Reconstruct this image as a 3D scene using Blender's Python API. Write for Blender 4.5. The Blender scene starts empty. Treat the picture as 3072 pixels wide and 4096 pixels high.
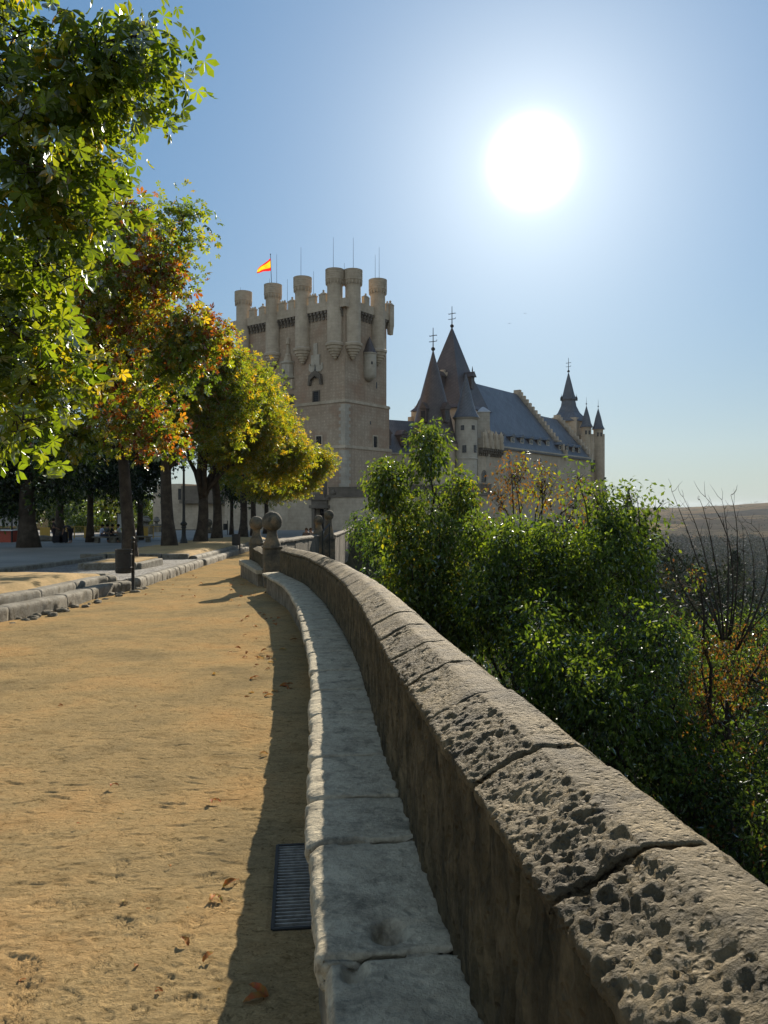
import bpy, math, random
import numpy as np
from mathutils import Vector, Matrix

R = math.radians
sc = bpy.context.scene
COL = sc.collection
rng = np.random.default_rng(11)
random.seed(5)
F, CX, HY, EYE = 769.0, 384.0, 507.0, 1.68      # focal length and horizon of the photograph in pixels; eye height in metres

# ------------------------------------------------------------------ ground heights
def g(y):
    y = np.asarray(y, float)
    return np.where(y > 0, -2.0*(1-np.exp(-np.maximum(y, 0)/65)), -y*2/65)
def gf(y): return float(g(y))
def at(px, py, d):
    return ((px-CX)*d/F, d, EYE-(py-HY)*d/F)
def solve(px, py, h):
    """point on the pixel ray whose height over the sloping path is h"""
    lo, hi = 0.3, 300
    for _ in range(60):
        m = (lo+hi)/2
        z = EYE-(py-HY)*m/F
        if z > gf(m)+h: lo = m
        else: hi = m
    return ((px-CX)*lo/F, lo)

# ------------------------------------------------------------------ noise
def _h(ix, iy, iz, seed):
    n = (ix.astype(np.int64)*374761393 + iy.astype(np.int64)*668265263 + iz.astype(np.int64)*2147483647 + seed*1274126177) & 0xffffffff
    n = ((n ^ (n >> 13))*1274126177) & 0xffffffff
    n = ((n ^ (n >> 16))*2246822519) & 0xffffffff
    return ((n ^ (n >> 15)) & 0xffffff)/float(0xffffff)
def vnoise(P, sc_, seed=0):
    Q = np.asarray(P)*sc_; I = np.floor(Q).astype(np.int64); f = Q-I; f = f*f*f*(f*(f*6-15)+10)
    out = 0
    for a in (0, 1):
        wx = f[:, 0] if a else 1-f[:, 0]
        for b in (0, 1):
            wy = f[:, 1] if b else 1-f[:, 1]
            for c in (0, 1):
                wz = f[:, 2] if c else 1-f[:, 2]
                out = out + wx*wy*wz*_h(I[:, 0]+a, I[:, 1]+b, I[:, 2]+c, seed)
    return out*2-1
def fbm(P, sc_, octv=4, seed=0, gain=.5):
    o = 0; a = 1; t = 0
    for k in range(octv):
        o = o+a*vnoise(P, sc_*2**k, seed+k*7); t += a; a *= gain
    return o/t
def worley(P, sc_, seed=0):
    Q = np.asarray(P)*sc_; I = np.floor(Q).astype(np.int64)
    best = np.full(len(Q), 9.); val = np.zeros(len(Q))
    for a in (-1, 0, 1):
        for b in (-1, 0, 1):
            for c in (-1, 0, 1):
                J = I+np.array([a, b, c])
                fx = J[:, 0]+_h(J[:, 0], J[:, 1], J[:, 2], seed); fy = J[:, 1]+_h(J[:, 0], J[:, 1], J[:, 2], seed+1)
                fz = J[:, 2]+_h(J[:, 0], J[:, 1], J[:, 2], seed+2)
                d = np.sqrt((Q[:, 0]-fx)**2+(Q[:, 1]-fy)**2+(Q[:, 2]-fz)**2)
                m = d < best
                best = np.where(m, d, best); val = np.where(m, _h(J[:, 0], J[:, 1], J[:, 2], seed+3), val)
    return best, val
def pits(P, sc_, share, seed, rad=.5):
    d, v = worley(P, sc_, seed)
    r = rad*(.4+.6*((v*7.31) % 1))
    return np.where(v < share, np.clip(1-(d/r)**2, 0, 1)**.7, 0)
def sstep(a, b, x):
    t = np.clip((np.asarray(x, float)-a)/(b-a), 0, 1); return t*t*(3-2*t)

# ------------------------------------------------------------------ mesh helpers
def np_mesh(name, V, F_, mats, smooth=True, col=None, midx=None):
    V = np.asarray(V, np.float32); F_ = np.asarray(F_, np.int32)
    me = bpy.data.meshes.new(name); n = F_.shape[1]
    me.vertices.add(len(V)); me.vertices.foreach_set('co', V.ravel())
    me.loops.add(F_.size); me.loops.foreach_set('vertex_index', F_.ravel())
    me.polygons.add(len(F_)); me.polygons.foreach_set('loop_start', np.arange(0, F_.size, n, dtype=np.int32))
    for m in (mats if isinstance(mats, (list, tuple)) else [mats]): me.materials.append(m)
    if midx is not None: me.polygons.foreach_set('material_index', np.asarray(midx, np.int32))
    me.update(calc_edges=True)
    me.polygons.foreach_set('use_smooth', np.full(len(F_), smooth))
    if col is not None:
        a = me.color_attributes.new('col', 'FLOAT_COLOR', 'POINT')
        c = np.ones((len(V), 4), np.float32); c[:, :3] = col
        a.data.foreach_set('color', c.ravel())
    return me
def link(name, me, parent=None, loc=None, local=False):
    o = bpy.data.objects.new(name, me); COL.objects.link(o)
    if parent is not None:
        o.parent = parent
        if not local: o.location = -(parent.matrix_basis.translation)
    elif loc is not None: o.location = loc
    return o
def tag(o, label=None, cat=None, group=None, kind=None):
    if label: o['label'] = label
    if cat: o['category'] = cat
    if group: o['group'] = group
    if kind: o['kind'] = kind
    return o
def thing(name, label, cat, loc, group=None, rotz=0):
    o = bpy.data.objects.new(name, None); COL.objects.link(o); o.empty_display_size = .2
    o.location = loc; o.rotation_euler = (0, 0, rotz)
    return tag(o, label, cat, group)
def copy_tree(o, parent=None):
    c = o.copy(); COL.objects.link(c); c.parent = parent
    for ch in list(o.children): copy_tree(ch, c)
    return c
def recentre(o):
    """put a world-built single mesh's origin at its base"""
    me = o.data; V = np.empty(len(me.vertices)*3, np.float32); me.vertices.foreach_get('co', V); V = V.reshape(-1, 3)
    c = (V.min(0)+V.max(0))/2; c[2] = V[:, 2].min(); V -= c; me.vertices.foreach_set('co', V.ravel()); me.update(); o.location = Vector(map(float, c)); return o
def grid_faces(nr, nc, closed=False, off=0):
    i = np.arange(nr-1)[:, None]; j = np.arange(nc if closed else nc-1)[None, :]
    j2 = (j+1) % nc
    f = np.stack([i*nc+j, i*nc+j2, (i+1)*nc+j2, (i+1)*nc+j], -1).reshape(-1, 4)
    return f+off

class MB:
    def __init__(s): s.v = []; s.f = []; s.m = []; s.mi = 0
    def add(s, vs, fs):
        o = len(s.v); s.v += [tuple(map(float, p)) for p in vs]; s.f += [tuple(i+o for i in q) for q in fs]; s.m += [s.mi]*len(fs)
    def box(s, c, h, u=(1, 0), taper=1.0):
        """c = centre of the base, h = (half along u, half across, height)"""
        ux, uy = u; vx, vy = -uy, ux; P = []
        for k, t in ((0, 1.), (1, taper)):
            for a, b in ((-1, -1), (1, -1), (1, 1), (-1, 1)):
                P.append((c[0]+a*h[0]*t*ux+b*h[1]*t*vx, c[1]+a*h[0]*t*uy+b*h[1]*t*vy, c[2]+k*h[2]))
        s.add(P, [(3, 2, 1, 0), (4, 5, 6, 7), (0, 1, 5, 4), (1, 2, 6, 5), (2, 3, 7, 6), (3, 0, 4, 7)])
    def lathe(s, c, prof, n=20, rot=0., sq=1.0):
        V = []
        for r, z in prof:
            for k in range(n):
                a = 2*math.pi*k/n+rot; V.append((c[0]+r*math.cos(a), c[1]+r*math.sin(a)*sq, c[2]+z))
        fs = [(i*n+k, i*n+(k+1) % n, (i+1)*n+(k+1) % n, (i+1)*n+k) for i in range(len(prof)-1) for k in range(n)]
        fs.append(tuple(range(n-1, -1, -1))); fs.append(tuple((len(prof)-1)*n+k for k in range(n)))
        s.add(V, fs)
    def tube(s, pts, rad, n=6):
        pts = [Vector(p) for p in pts]; V = []
        for i, p in enumerate(pts):
            t = (pts[min(i+1, len(pts)-1)]-pts[max(i-1, 0)]).normalized()
            a = t.orthogonal().normalized() if i == 0 else (a-t*a.dot(t)).normalized()
            b = t.cross(a); r = rad[i] if hasattr(rad, '__len__') else rad
            for k in range(n):
                q = 2*math.pi*k/n; V.append(p+(a*math.cos(q)+b*math.sin(q))*r)
        fs = [(i*n+k, i*n+(k+1) % n, (i+1)*n+(k+1) % n, (i+1)*n+k) for i in range(len(pts)-1) for k in range(n)]
        fs.append(tuple(range(n-1, -1, -1))); fs.append(tuple((len(pts)-1)*n+k for k in range(n)))
        s.add(V, fs)
    def prism(s, pts2, o, u, w, zup=True):
        """extrude polygon pts2 (along u, z) by vector w (2D) from origin o"""
        n = len(pts2); A = [(o[0]+a*u[0], o[1]+a*u[1], o[2]+z) for a, z in pts2]
        B = [(x+w[0], y+w[1], z) for x, y, z in A]
        s.add(A+B, [tuple(range(n)), tuple(range(2*n-1, n-1, -1))]+[(k, n+k, n+(k+1) % n, (k+1) % n) for k in range(n)])
    def ball(s, c, r, n=20, m=12, sz=1.):
        s.lathe(c, [(max(1e-4, r*math.sin(math.pi*k/m)), -r*sz*math.cos(math.pi*k/m)) for k in range(m+1)], n)
    def build(s, name, mats, parent=None, smooth=False, local=False, fix=True):
        me = bpy.data.meshes.new(name); me.from_pydata(s.v, [], s.f)
        for m in (mats if isinstance(mats, (list, tuple)) else [mats]): me.materials.append(m)
        me.polygons.foreach_set('material_index', s.m)
        if fix:
            import bmesh
            bm = bmesh.new(); bm.from_mesh(me); bmesh.ops.recalc_face_normals(bm, faces=bm.faces)
            if smooth:
                for f in bm.faces: f.smooth = True
                for e in bm.edges:
                    if len(e.link_faces) == 2 and e.calc_face_angle(0) > .7: e.smooth = False
            bm.to_mesh(me); bm.free()
        elif smooth: me.polygons.foreach_set('use_smooth', [True]*len(s.f))
        me.update()
        return link(name, me, parent, local=local)

# ------------------------------------------------------------------ materials
class NT:
    def __init__(s, name):
        s.mat = bpy.data.materials.new(name); s.mat.use_nodes = True; s.t = s.mat.node_tree; s.t.nodes.clear()
        s.out = s.t.nodes.new('ShaderNodeOutputMaterial'); s.tc = s.n('ShaderNodeTexCoord')
    def n(s, typ, ins=None, **kw):
        o = s.t.nodes.new(typ)
        for k, v in kw.items(): setattr(o, k, v)
        for k, v in (ins or {}).items():
            if isinstance(v, bpy.types.NodeSocket): s.t.links.new(v, o.inputs[k])
            else: o.inputs[k].default_value = v
        return o
    def noise(s, scale, detail=5, rough=.55, vec=None, dist=0):
        return s.n('ShaderNodeTexNoise', {'Vector': vec or s.tc.outputs['Object'], 'Scale': scale, 'Detail': detail, 'Roughness': rough, 'Distortion': dist}).outputs['Fac']
    def ramp(s, fac, stops):
        r = s.n('ShaderNodeValToRGB', {'Fac': fac}); e = r.color_ramp.elements
        while len(e) < len(stops): e.new(.5)
        for x, (p, c) in zip(e, stops): x.position = p; x.color = (*c, 1) if len(c) == 3 else c
        return r.outputs['Color']
    def mix(s, fac, a, b, mode='MIX'):
        m = s.n('ShaderNodeMix', data_type='RGBA', blend_type=mode)
        for k, v in ((0, fac), (6, a), (7, b)):
            if isinstance(v, bpy.types.NodeSocket): s.t.links.new(v, m.inputs[k])
            else: m.inputs[k].default_value = v if k == 0 else ((*v, 1) if len(v) == 3 else v)
        return m.outputs[2]
    def math(s, op, a, b=0., c=0.):
        m = s.n('ShaderNodeMath', operation=op)
        for k, v in enumerate((a, b, c)):
            if isinstance(v, bpy.types.NodeSocket): s.t.links.new(v, m.inputs[k])
            else: m.inputs[k].default_value = v
        return m.outputs[0]
    def mapv(s, scale=(1, 1, 1), rot=(0, 0, 0), vec=None):
        return s.n('ShaderNodeMapping', {'Vector': vec or s.tc.outputs['Object'], 'Scale': scale, 'Rotation': rot}).outputs[0]
    def bump(s, h, strength=.5, dist=.02, normal=None):
        b = s.n('ShaderNodeBump', {'Height': h, 'Strength': strength, 'Distance': dist})
        if normal is not None: s.t.links.new(normal, b.inputs['Normal'])
        return b.outputs[0]
    def finish(s, color, rough=.85, normal=None, metal=0, spec=.3, **kw):
        p = s.n('ShaderNodeBsdfPrincipled', {'Roughness': rough, 'Metallic': metal, 'Specular IOR Level': spec})
        if isinstance(color, bpy.types.NodeSocket): s.t.links.new(color, p.inputs['Base Color'])
        else: p.inputs['Base Color'].default_value = (*color, 1)
        if normal is not None: s.t.links.new(normal, p.inputs['Normal'])
        for k, v in kw.items(): p.inputs[k].default_value = v
        s.t.links.new(p.outputs[0], s.out.inputs[0]); return s.mat

def stone(name, c1, c2, c3, sc1=1.5, bs=30, bstr=.6, bd=.015, pit=0, stain=None, rough=.9, streak=False, spec=.25):
    t = NT(name)
    n1 = t.noise(sc1, 6, .6); n2 = t.noise(sc1*9, 6, .65)
    c = t.ramp(n1, [(.3, c1), (.52, c2), (.75, c3)])
    c = t.mix(.55, c, t.ramp(n2, [(.3, (.45, .45, .45)), (.6, (1, 1, 1)), (.8, (1.2, 1.15, 1.05))]), 'MULTIPLY')
    if stain:
        v = t.mapv((1, 1, .25)) if streak else None
        s_ = t.noise(sc1*1.7, 8, .7, v, .4)
        c = t.mix(t.ramp(s_, [(.5, (0, 0, 0)), (.68, (1, 1, 1))]), c, stain)
    h = t.noise(bs, 8, .65)
    if pit:
        w = t.n('ShaderNodeTexVoronoi', {'Vector': t.tc.outputs['Object'], 'Scale': pit, 'Randomness': 1.}, feature='F1').outputs[0]
        w = t.ramp(w, [(.12, (0, 0, 0)), (.34, (1, 1, 1))])
        h = t.math('ADD', h, t.math('MULTIPLY', w, .6))
    return t.finish(c, rough, t.bump(h, bstr, bd), spec=spec)
def plain(name, c, rough=.6, metal=0, var=.25, sc_=12, spec=.4, bump_=.15):
    t = NT(name); n = t.noise(sc_, 5, .6)
    d = tuple(x*(1-var) for x in c); b = tuple(min(1, x*(1+var)) for x in c)
    return t.finish(t.ramp(n, [(.3, d), (.7, b)]), rough, t.bump(n, bump_, .01), metal, spec)
def foliage(name, trans=.45, gloss=.06, grough=.35, tint=(1.5, 1.45, .55), mul=1.):
    t = NT(name)
    c = t.n('ShaderNodeAttribute', attribute_name='col').outputs['Color']
    if mul != 1: c = t.mix(1., c, (mul, mul, mul), 'MULTIPLY')
    d = t.n('ShaderNodeBsdfDiffuse', {'Color': c}).outputs[0]
    tr = t.n('ShaderNodeBsdfTranslucent', {'Color': t.mix(1., c, tint, 'MULTIPLY')}).outputs[0]
    m = t.n('ShaderNodeMixShader', {0: trans, 1: d, 2: tr}).outputs[0]
    gl = t.n('ShaderNodeBsdfGlossy', {'Color': (.9, .95, 1, 1), 'Roughness': grough}).outputs[0]
    fr = t.math('MULTIPLY', t.n('ShaderNodeFresnel', {'IOR': 1.45}).outputs[0], gloss/.04)
    fr = t.math('MINIMUM', fr, .6)
    m = t.n('ShaderNodeMixShader', {0: fr, 1: m, 2: gl}).outputs[0]
    t.t.links.new(m, t.out.inputs[0]); return t.mat

M = {}
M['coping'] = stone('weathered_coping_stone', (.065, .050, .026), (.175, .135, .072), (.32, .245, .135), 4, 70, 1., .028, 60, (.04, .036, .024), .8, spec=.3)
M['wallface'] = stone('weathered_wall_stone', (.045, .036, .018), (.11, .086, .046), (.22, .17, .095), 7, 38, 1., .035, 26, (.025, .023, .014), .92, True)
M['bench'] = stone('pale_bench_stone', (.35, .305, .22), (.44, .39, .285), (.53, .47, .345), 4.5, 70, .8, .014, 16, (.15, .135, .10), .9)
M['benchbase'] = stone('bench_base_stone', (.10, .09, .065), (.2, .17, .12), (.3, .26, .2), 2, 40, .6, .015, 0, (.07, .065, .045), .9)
M['pillar'] = stone('lichened_pillar_stone', (.06, .055, .045), (.14, .12, .085), (.3, .19, .09), 2.2, 30, .8, .02, 20, (.035, .034, .03), .9)
M['granite'] = stone('granite_kerb', (.13, .12, .095), (.21, .195, .16), (.29, .27, .225), 3, 70, .8, .014, 18, (.09, .075, .045), .85)
M['oldwall'] = stone('far_parapet_stone', (.06, .055, .045), (.13, .115, .09), (.22, .19, .15), 1.2, 12, .8, .05, 0, (.03, .03, .028), .9, True)

def castle_stone(name, a, b, c, pat=0.):
    t = NT(name)
    n1 = t.noise(.16, 6, .6); n2 = t.noise(1.3, 5, .6)
    col = t.ramp(n1, [(.3, a), (.52, b), (.75, c)])
    col = t.mix(.6, col, t.ramp(n2, [(.3, (.68, .66, .64)), (.65, (1.08, 1.06, 1.04))]), 'MULTIPLY')
    st = t.noise(.5, 6, .7, t.mapv((1.2, 1.2, .12)))
    col = t.mix(t.ramp(st, [(.52, (0, 0, 0)), (.8, (.5, .5, .5))]), col, tuple(x*.5 for x in a))
    h = n2
    if pat:
        col = t.mix(t.ramp(t.noise(.22, 5, .6, t.mapv((1, 1, 1.3), (0, 0, 2.))), [(.48, (0, 0, 0)), (.66, (.75, .75, .75))]), col, (.34, .205, .135))
        v = t.n('ShaderNodeTexVoronoi', {'Vector': t.tc.outputs['Object'], 'Scale': 2.3, 'Randomness': .35}).outputs[0]
        w = t.ramp(v, [(.12, (1, 1, 1)), (.2, (0, 0, 0)), (.3, (0, 0, 0)), (.42, (1, 1, 1))])
        col = t.mix(t.math('MULTIPLY', w, pat), col, tuple(x*.62 for x in a)); h = t.math('ADD', h, t.math('MULTIPLY', w, .3))
    br = t.n('ShaderNodeTexBrick', {'Vector': t.mapv((1, 1, 1), (R(90), 0, R(0))), 'Color1': (1, 1, 1, 1), 'Color2': (.9, .9, .9, 1), 'Mortar': (.72, .7, .68, 1), 'Scale': 1., 'Brick Width': .9, 'Row Height': .42, 'Mortar Size': .02}).outputs[0]
    col = t.mix(.45, col, br, 'MULTIPLY')
    return t.finish(col, .92, t.bump(h, .5, .08), spec=.15)
M['keep'] = castle_stone('keep_render', (.40, .31, .225), (.48, .385, .29), (.55, .46, .35), .4)
M['castle'] = castle_stone('castle_stone', (.40, .335, .25), (.49, .415, .32), (.57, .49, .38))
M['pale'] = castle_stone('pale_ashlar', (.40, .36, .30), (.46, .42, .35), (.52, .48, .4))
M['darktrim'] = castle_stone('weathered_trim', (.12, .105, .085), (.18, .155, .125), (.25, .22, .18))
def slate(name, a, b):
    t = NT(name)
    n = t.noise(.5, 6, .65); r_ = t.n('ShaderNodeTexBrick', {'Vector': t.mapv((1, 1, 1), (R(60), 0, R(35))), 'Color1': (1, 1, 1, 1), 'Color2': (.75, .75, .8, 1), 'Mortar': (.45, .45, .45, 1), 'Scale': 1., 'Brick Width': .45, 'Row Height': .3, 'Mortar Size': .02}).outputs[0]
    c = t.mix(.7, t.ramp(n, [(.3, a), (.7, b)]), r_, 'MULTIPLY')
    return t.finish(c, .5, t.bump(n, .3, .05), spec=.45)
M['slate'] = slate('blue_grey_slate', (.075, .08, .09), (.13, .14, .155))
M['slatew'] = slate('dark_slate', (.06, .048, .045), (.11, .088, .08))
M['lead'] = plain('lead_trim', (.42, .42, .42), .4, .3)
M['glass'] = plain('dark_window', (.02, .022, .028), .25, 0, .3, 3)
M['iron'] = plain('dark_iron', (.020, .020, .019), .6, .1)
M['steel'] = plain('grate_steel', (.26, .26, .24), .5, .3, .4, 20)
M['bark'] = stone('bark', (.030, .024, .018), (.060, .047, .035), (.10, .08, .06), 3, 18, .9, .04, 0, None, .95)
M['bark2'] = stone('dark_twig_bark', (.018, .015, .012), (.035, .028, .022), (.06, .05, .04), 3, 20, .6, .02, 0, None, .9)
M['leaf_ch'] = foliage('chestnut_leaves', .68, .008, .42, (2.0, 1.8, .4), 1.15)
M['leaf_mid'] = foliage('row_tree_leaves', .66, .006, .5, (2.3, 1.9, .45), 1.15)
M['leaf_sh'] = foliage('glossy_shrub_leaves', .55, .007, .40, (1.75, 1.75, .5), 1.15)
M['leaf_bg'] = foliage('background_leaves', .4, .008, .5, (1.4, 1.4, .6))
M['leaf_far'] = foliage('far_wood_leaves', .12, .004, .6, (1.2, 1.2, .7))
M['dryleaf'] = foliage('dry_leaf', .3, .004, .6, (1.3, 1.1, .7))
# ------------------------------------------------------------------ plan of the parapet, kerb and plateau edge
jun = [(481, 1024), (458.6, 971), (422, 861), (399, 803), (375, 722), (361, 671), (345, 634), (324, 602), (305.5, 584), (279.6, 572)]
HB = .53
pts = [solve(x, y, HB) for x, y in jun]
p0, p1 = pts[0], pts[2]
dirx = (p1[0]-p0[0])/(p1[1]-p0[1])
pts = [(p0[0]-dirx*(p0[1]+6), -6.), (p0[0]-dirx*(p0[1]+2), -2.)]+pts
PA = np.array(pts)
yy = np.linspace(-6, PA[-1, 1], 900); xx = np.interp(yy, PA[:, 1], PA[:, 0])
for _ in range(2):                                  # smooth the traced polyline into a fair curve
    k = 39; pad = np.pad(xx, k//2, mode='reflect', reflect_type='odd'); xx = np.convolve(pad, np.ones(k)/k, 'valid')
CV = np.stack([xx, yy], 1); SEG = np.hypot(*np.diff(CV, axis=0).T); SS = np.concatenate([[0], np.cumsum(SEG)]); STOT = SS[-1]
TG = np.gradient(CV, axis=0); TG /= np.hypot(TG[:, 0], TG[:, 1])[:, None]
def curve(s):
    s = np.asarray(s, float)
    x = np.interp(s, SS, CV[:, 0]); y = np.interp(s, SS, CV[:, 1]); tx = np.interp(s, SS, TG[:, 0]); ty = np.interp(s, SS, TG[:, 1])
    return x, y, tx, ty
def s_of_y(y): return float(np.interp(y, CV[:, 1], SS))
WX = lambda y: np.interp(y, CV[:, 1], CV[:, 0])

kp = [solve(*p, 0) for p in ((0, 623.5), (60, 610), (113, 594), (135.6, 590.5), (206, 566), (235, 555.7))]
KX = np.array([[-6.5, -8], [-6.75, 6]]+[list(p) for p in kp]+[[-8.5, 52], [-8.6, 62]])
def kerbx(y): return np.interp(y, KX[:, 1], KX[:, 0])

# second and third parapets towards the gate
W2 = [(-4.35, 27.2), (-4.3, 33.0), (-3.45, 42.0)]
W3 = [(-2.75, 43.5), (-3.7, 60), (-3.1, 92)]
NI = list(zip(*[a[::40] for a in (CV[:, 0]+.3, CV[:, 1])]))
BND = [(0.9+30, -300), (1.3, -6)]+[p for p in NI]+[(-3.9, 27), (-3.9, 33), (-3.0, 42), (-3.2, 60), (-2.6, 90), (3, 99), (13, 112), (22, 121), (46, 158), (40, 175), (0, 230), (-900, 900), (-9000, 3000), (-9000, -9000), (200, -9000)]
BN = np.array(BND)
def inside(x, y):
    c = np.zeros(x.shape, bool); n = len(BN)
    for i in range(n):
        x1, y1 = BN[i]; x2, y2 = BN[(i+1) % n]
        if y1 == y2: continue
        m = ((y1 > y) != (y2 > y)) & (x < (x2-x1)*(y-y1)/(y2-y1)+x1); c ^= m
    return c
def bdist(x, y):
    d = np.full(x.shape, 1e9); n = len(BN)
    for i in range(n):
        x1, y1 = BN[i]; x2, y2 = BN[(i+1) % n]; L = (x2-x1)**2+(y2-y1)**2
        t = np.clip(((x-x1)*(x2-x1)+(y-y1)*(y2-y1))/L, 0, 1)
        d = np.minimum(d, np.hypot(x-x1-t*(x2-x1), y-y1-t*(y2-y1)))
    return d
def terrain(x, y):
    x = np.asarray(x, float).ravel(); y = np.asarray(y, float).ravel()
    P = np.stack([x, y, x*0], 1)
    base = g(y)-.07
    s = np.where(inside(x, y), 0, bdist(x, y))
    r = np.hypot(x, y); az = np.degrees(np.arctan2(x, y))
    nz = fbm(P, 1/60, 4, 3)
    drop = np.where(s > 0, 1.5*sstep(0, .6, s)+62*(1-np.exp(-s/95))*1.05+nz*np.clip(s, 0, 40)*.09, 0)
    z = base-drop
    rise = sstep(1000, 3600, r)
    big = fbm(P, 1/900, 5, 9)
    hill = 62*rise+big*16*sstep(700, 2000, r)*(1-.75*sstep(3200, 5200, r))
    hill = hill-5*sstep(25, 12, az)+23*np.exp(-((az-27.5)/3.4)**2)*np.exp(-((r-3300)/650)**2)+6*np.exp(-((az-22)/7)**2)*np.exp(-((r-3600)/900)**2)
    z = np.where(s > 0, z+hill*sstep(20, 500, s), z)
    return z
def tz(x, y): return float(terrain([x], [y])[0])
def hit(px, py):
    d = 30.
    while d < 7000:
        x, y, z = at(px, py, d)
        if tz(x, y) >= z: return Vector((x, y, tz(x, y)))
        d *= 1.012
    return Vector((x, y, z))

# ---- terrain sheet
az = np.concatenate([np.linspace(-180, -36, 60), np.linspace(-34, 34, 380), np.linspace(36, 180, 60)])
rad = np.concatenate([[.3], np.geomspace(1.2, 9000, 420)])
A_, R_ = np.meshgrid(np.radians(az), rad)
tx_, ty_ = R_*np.sin(A_), R_*np.cos(A_)
V = np.stack([tx_.ravel(), ty_.ravel(), terrain(tx_, ty_)], 1)
t = NT('dry_hills')
n1 = t.noise(.004, 6, .6, t.mapv((1, 2.2, 1), (0, 0, R(-24)))); n2 = t.noise(.02, 6, .7, t.mapv((1, 3, 1), (0, 0, R(-20))))
vor = t.n('ShaderNodeTexVoronoi', {'Vector': t.mapv((.0018, .0045, 0), (0, 0, R(-24)), t.n('ShaderNodeVectorMath', {0: t.tc.outputs['Object'], 1: t.n('ShaderNodeVectorMath', {0: t.n('ShaderNodeTexNoise', {'Vector': t.tc.outputs['Object'], 'Scale': .002, 'Detail': 3.}).outputs['Color'], 1: (420., 420., 0)}, operation='MULTIPLY').outputs[0]}, operation='ADD').outputs[0]), 'Scale': 1.}).outputs['Color']
fld = t.ramp(t.n('ShaderNodeSeparateColor', {0: vor}).outputs[0], [(.1, (.02, .02, .018)), (.3, (.06, .046, .028)), (.42, (.22, .15, .07)), (.55, (.035, .033, .028)), (.7, (.28, .2, .10)), (.9, (.09, .075, .05))])
c = t.mix(.25, fld, t.ramp(n1, [(.38, (.018, .018, .012)), (.5, (.085, .062, .034)), (.6, (.03, .027, .018))]))
c = t.mix(t.ramp(n2, [(.50, (0, 0, 0)), (.58, (.9, .9, .9))]), c, (.012, .015, .010))
near = t.ramp(t.noise(.35, 6, .7), [(.35, (.035, .032, .018)), (.65, (.075, .062, .038))])
dist = t.n('ShaderNodeVectorMath', {0: t.tc.outputs['Object']}, operation='LENGTH').outputs['Value']
fac = t.n('ShaderNodeMapRange', {'Value': dist, 'From Min': 350., 'From Max': 900.}).outputs[0]
mat = t.finish(t.mix(fac, near, c), .95, t.bump(t.noise(.6, 6, .7), .6, .4), spec=0.)
o = link('ground_terrain', np_mesh('ground_terrain', V, grid_faces(len(rad), len(az)), mat)); tag(o, kind='structure')

# ---- sand path: fine mesh with footprints and an opening for the drain
def rows(y0, y1, fn):
    r = [y0]
    while r[-1] < y1: r.append(r[-1]+fn(r[-1]))
    return np.array(r)
ry = rows(-4, 66, lambda y: .12 if y < 1.9 else (.0115 if y < 5.2 else max(.0115, (y-3.2)/170)))
nc = 330
u = np.linspace(0, 1, nc)
RY = ry[:, None]
xr = WX(ry)-.12; xr = np.where(ry > CV[-1, 1]-.2, np.interp(ry, [21.6, 26, 33, 42, 60, 70], [-3.1, -4.1, -4.2, -3.4, -3.7, -3.6]), xr)[:, None]; xl = (kerbx(ry)-.3)[:, None]
# columns crowd into the strip in front of the camera
view = np.clip((.56*np.abs(RY)+.6), .8, None); dens = np.minimum(xr-xl, view+.0)
X = np.where(u[None, :] < .86, xr-dens*(u[None, :]/.86), (xr-dens)-(xr-dens-xl)*((u[None, :]-.86)/.14))
Y = np.repeat(RY, nc, 1)
P = np.stack([X.ravel(), Y.ravel(), 0*X.ravel()], 1)
dd = np.hypot(P[:, 0], P[:, 1])
fadeo = np.clip(1-dd/26, .15, 1)
Z = g(P[:, 1])+.035*fbm(P, .45, 3, 21)+.005*fbm(P, 2.6, 3, 5)
m = dd < 14
Q = P[m]*np.array([.85, 1.1, 1])
Z[m] += (.0025*fbm(Q, 9, 4, 31, .7)+.0045*np.clip(fbm(Q, 30, 4, 41, .7), -1, .15))*fadeo[m]
# scuffs: short crescent dents
sr = np.random.default_rng(3)
zz = np.zeros(len(P)); 
for k in range(900):
    cy = 2.3+sr.random()**1.3*13; cx = sr.uniform(-.56*cy-.3, .05)
    if cx > WX(cy)-.5: continue
    a = sr.uniform(-.5, .5); L = sr.uniform(.015, .08)*(1+cy*.05); w = sr.uniform(.005, .010)*(1+cy*.12)
    q = (np.abs(P[:, 0]-cx) < .3) & (np.abs(P[:, 1]-cy) < .3)
    dx = (P[q, 0]-cx)*math.cos(a)+(P[q, 1]-cy)*math.sin(a); dy = -(P[q, 0]-cx)*math.sin(a)+(P[q, 1]-cy)*math.cos(a)-sr.uniform(-2, 2)*dx**2
    zz[q] += -sr.uniform(.003, .0085)*min(1, cy/5)*np.exp(-(dx/L)**4)*np.exp(-(dy/w)**2)+.003*np.exp(-(dx/L)**4)*np.exp(-((dy-w*1.8)/w)**2)
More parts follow.
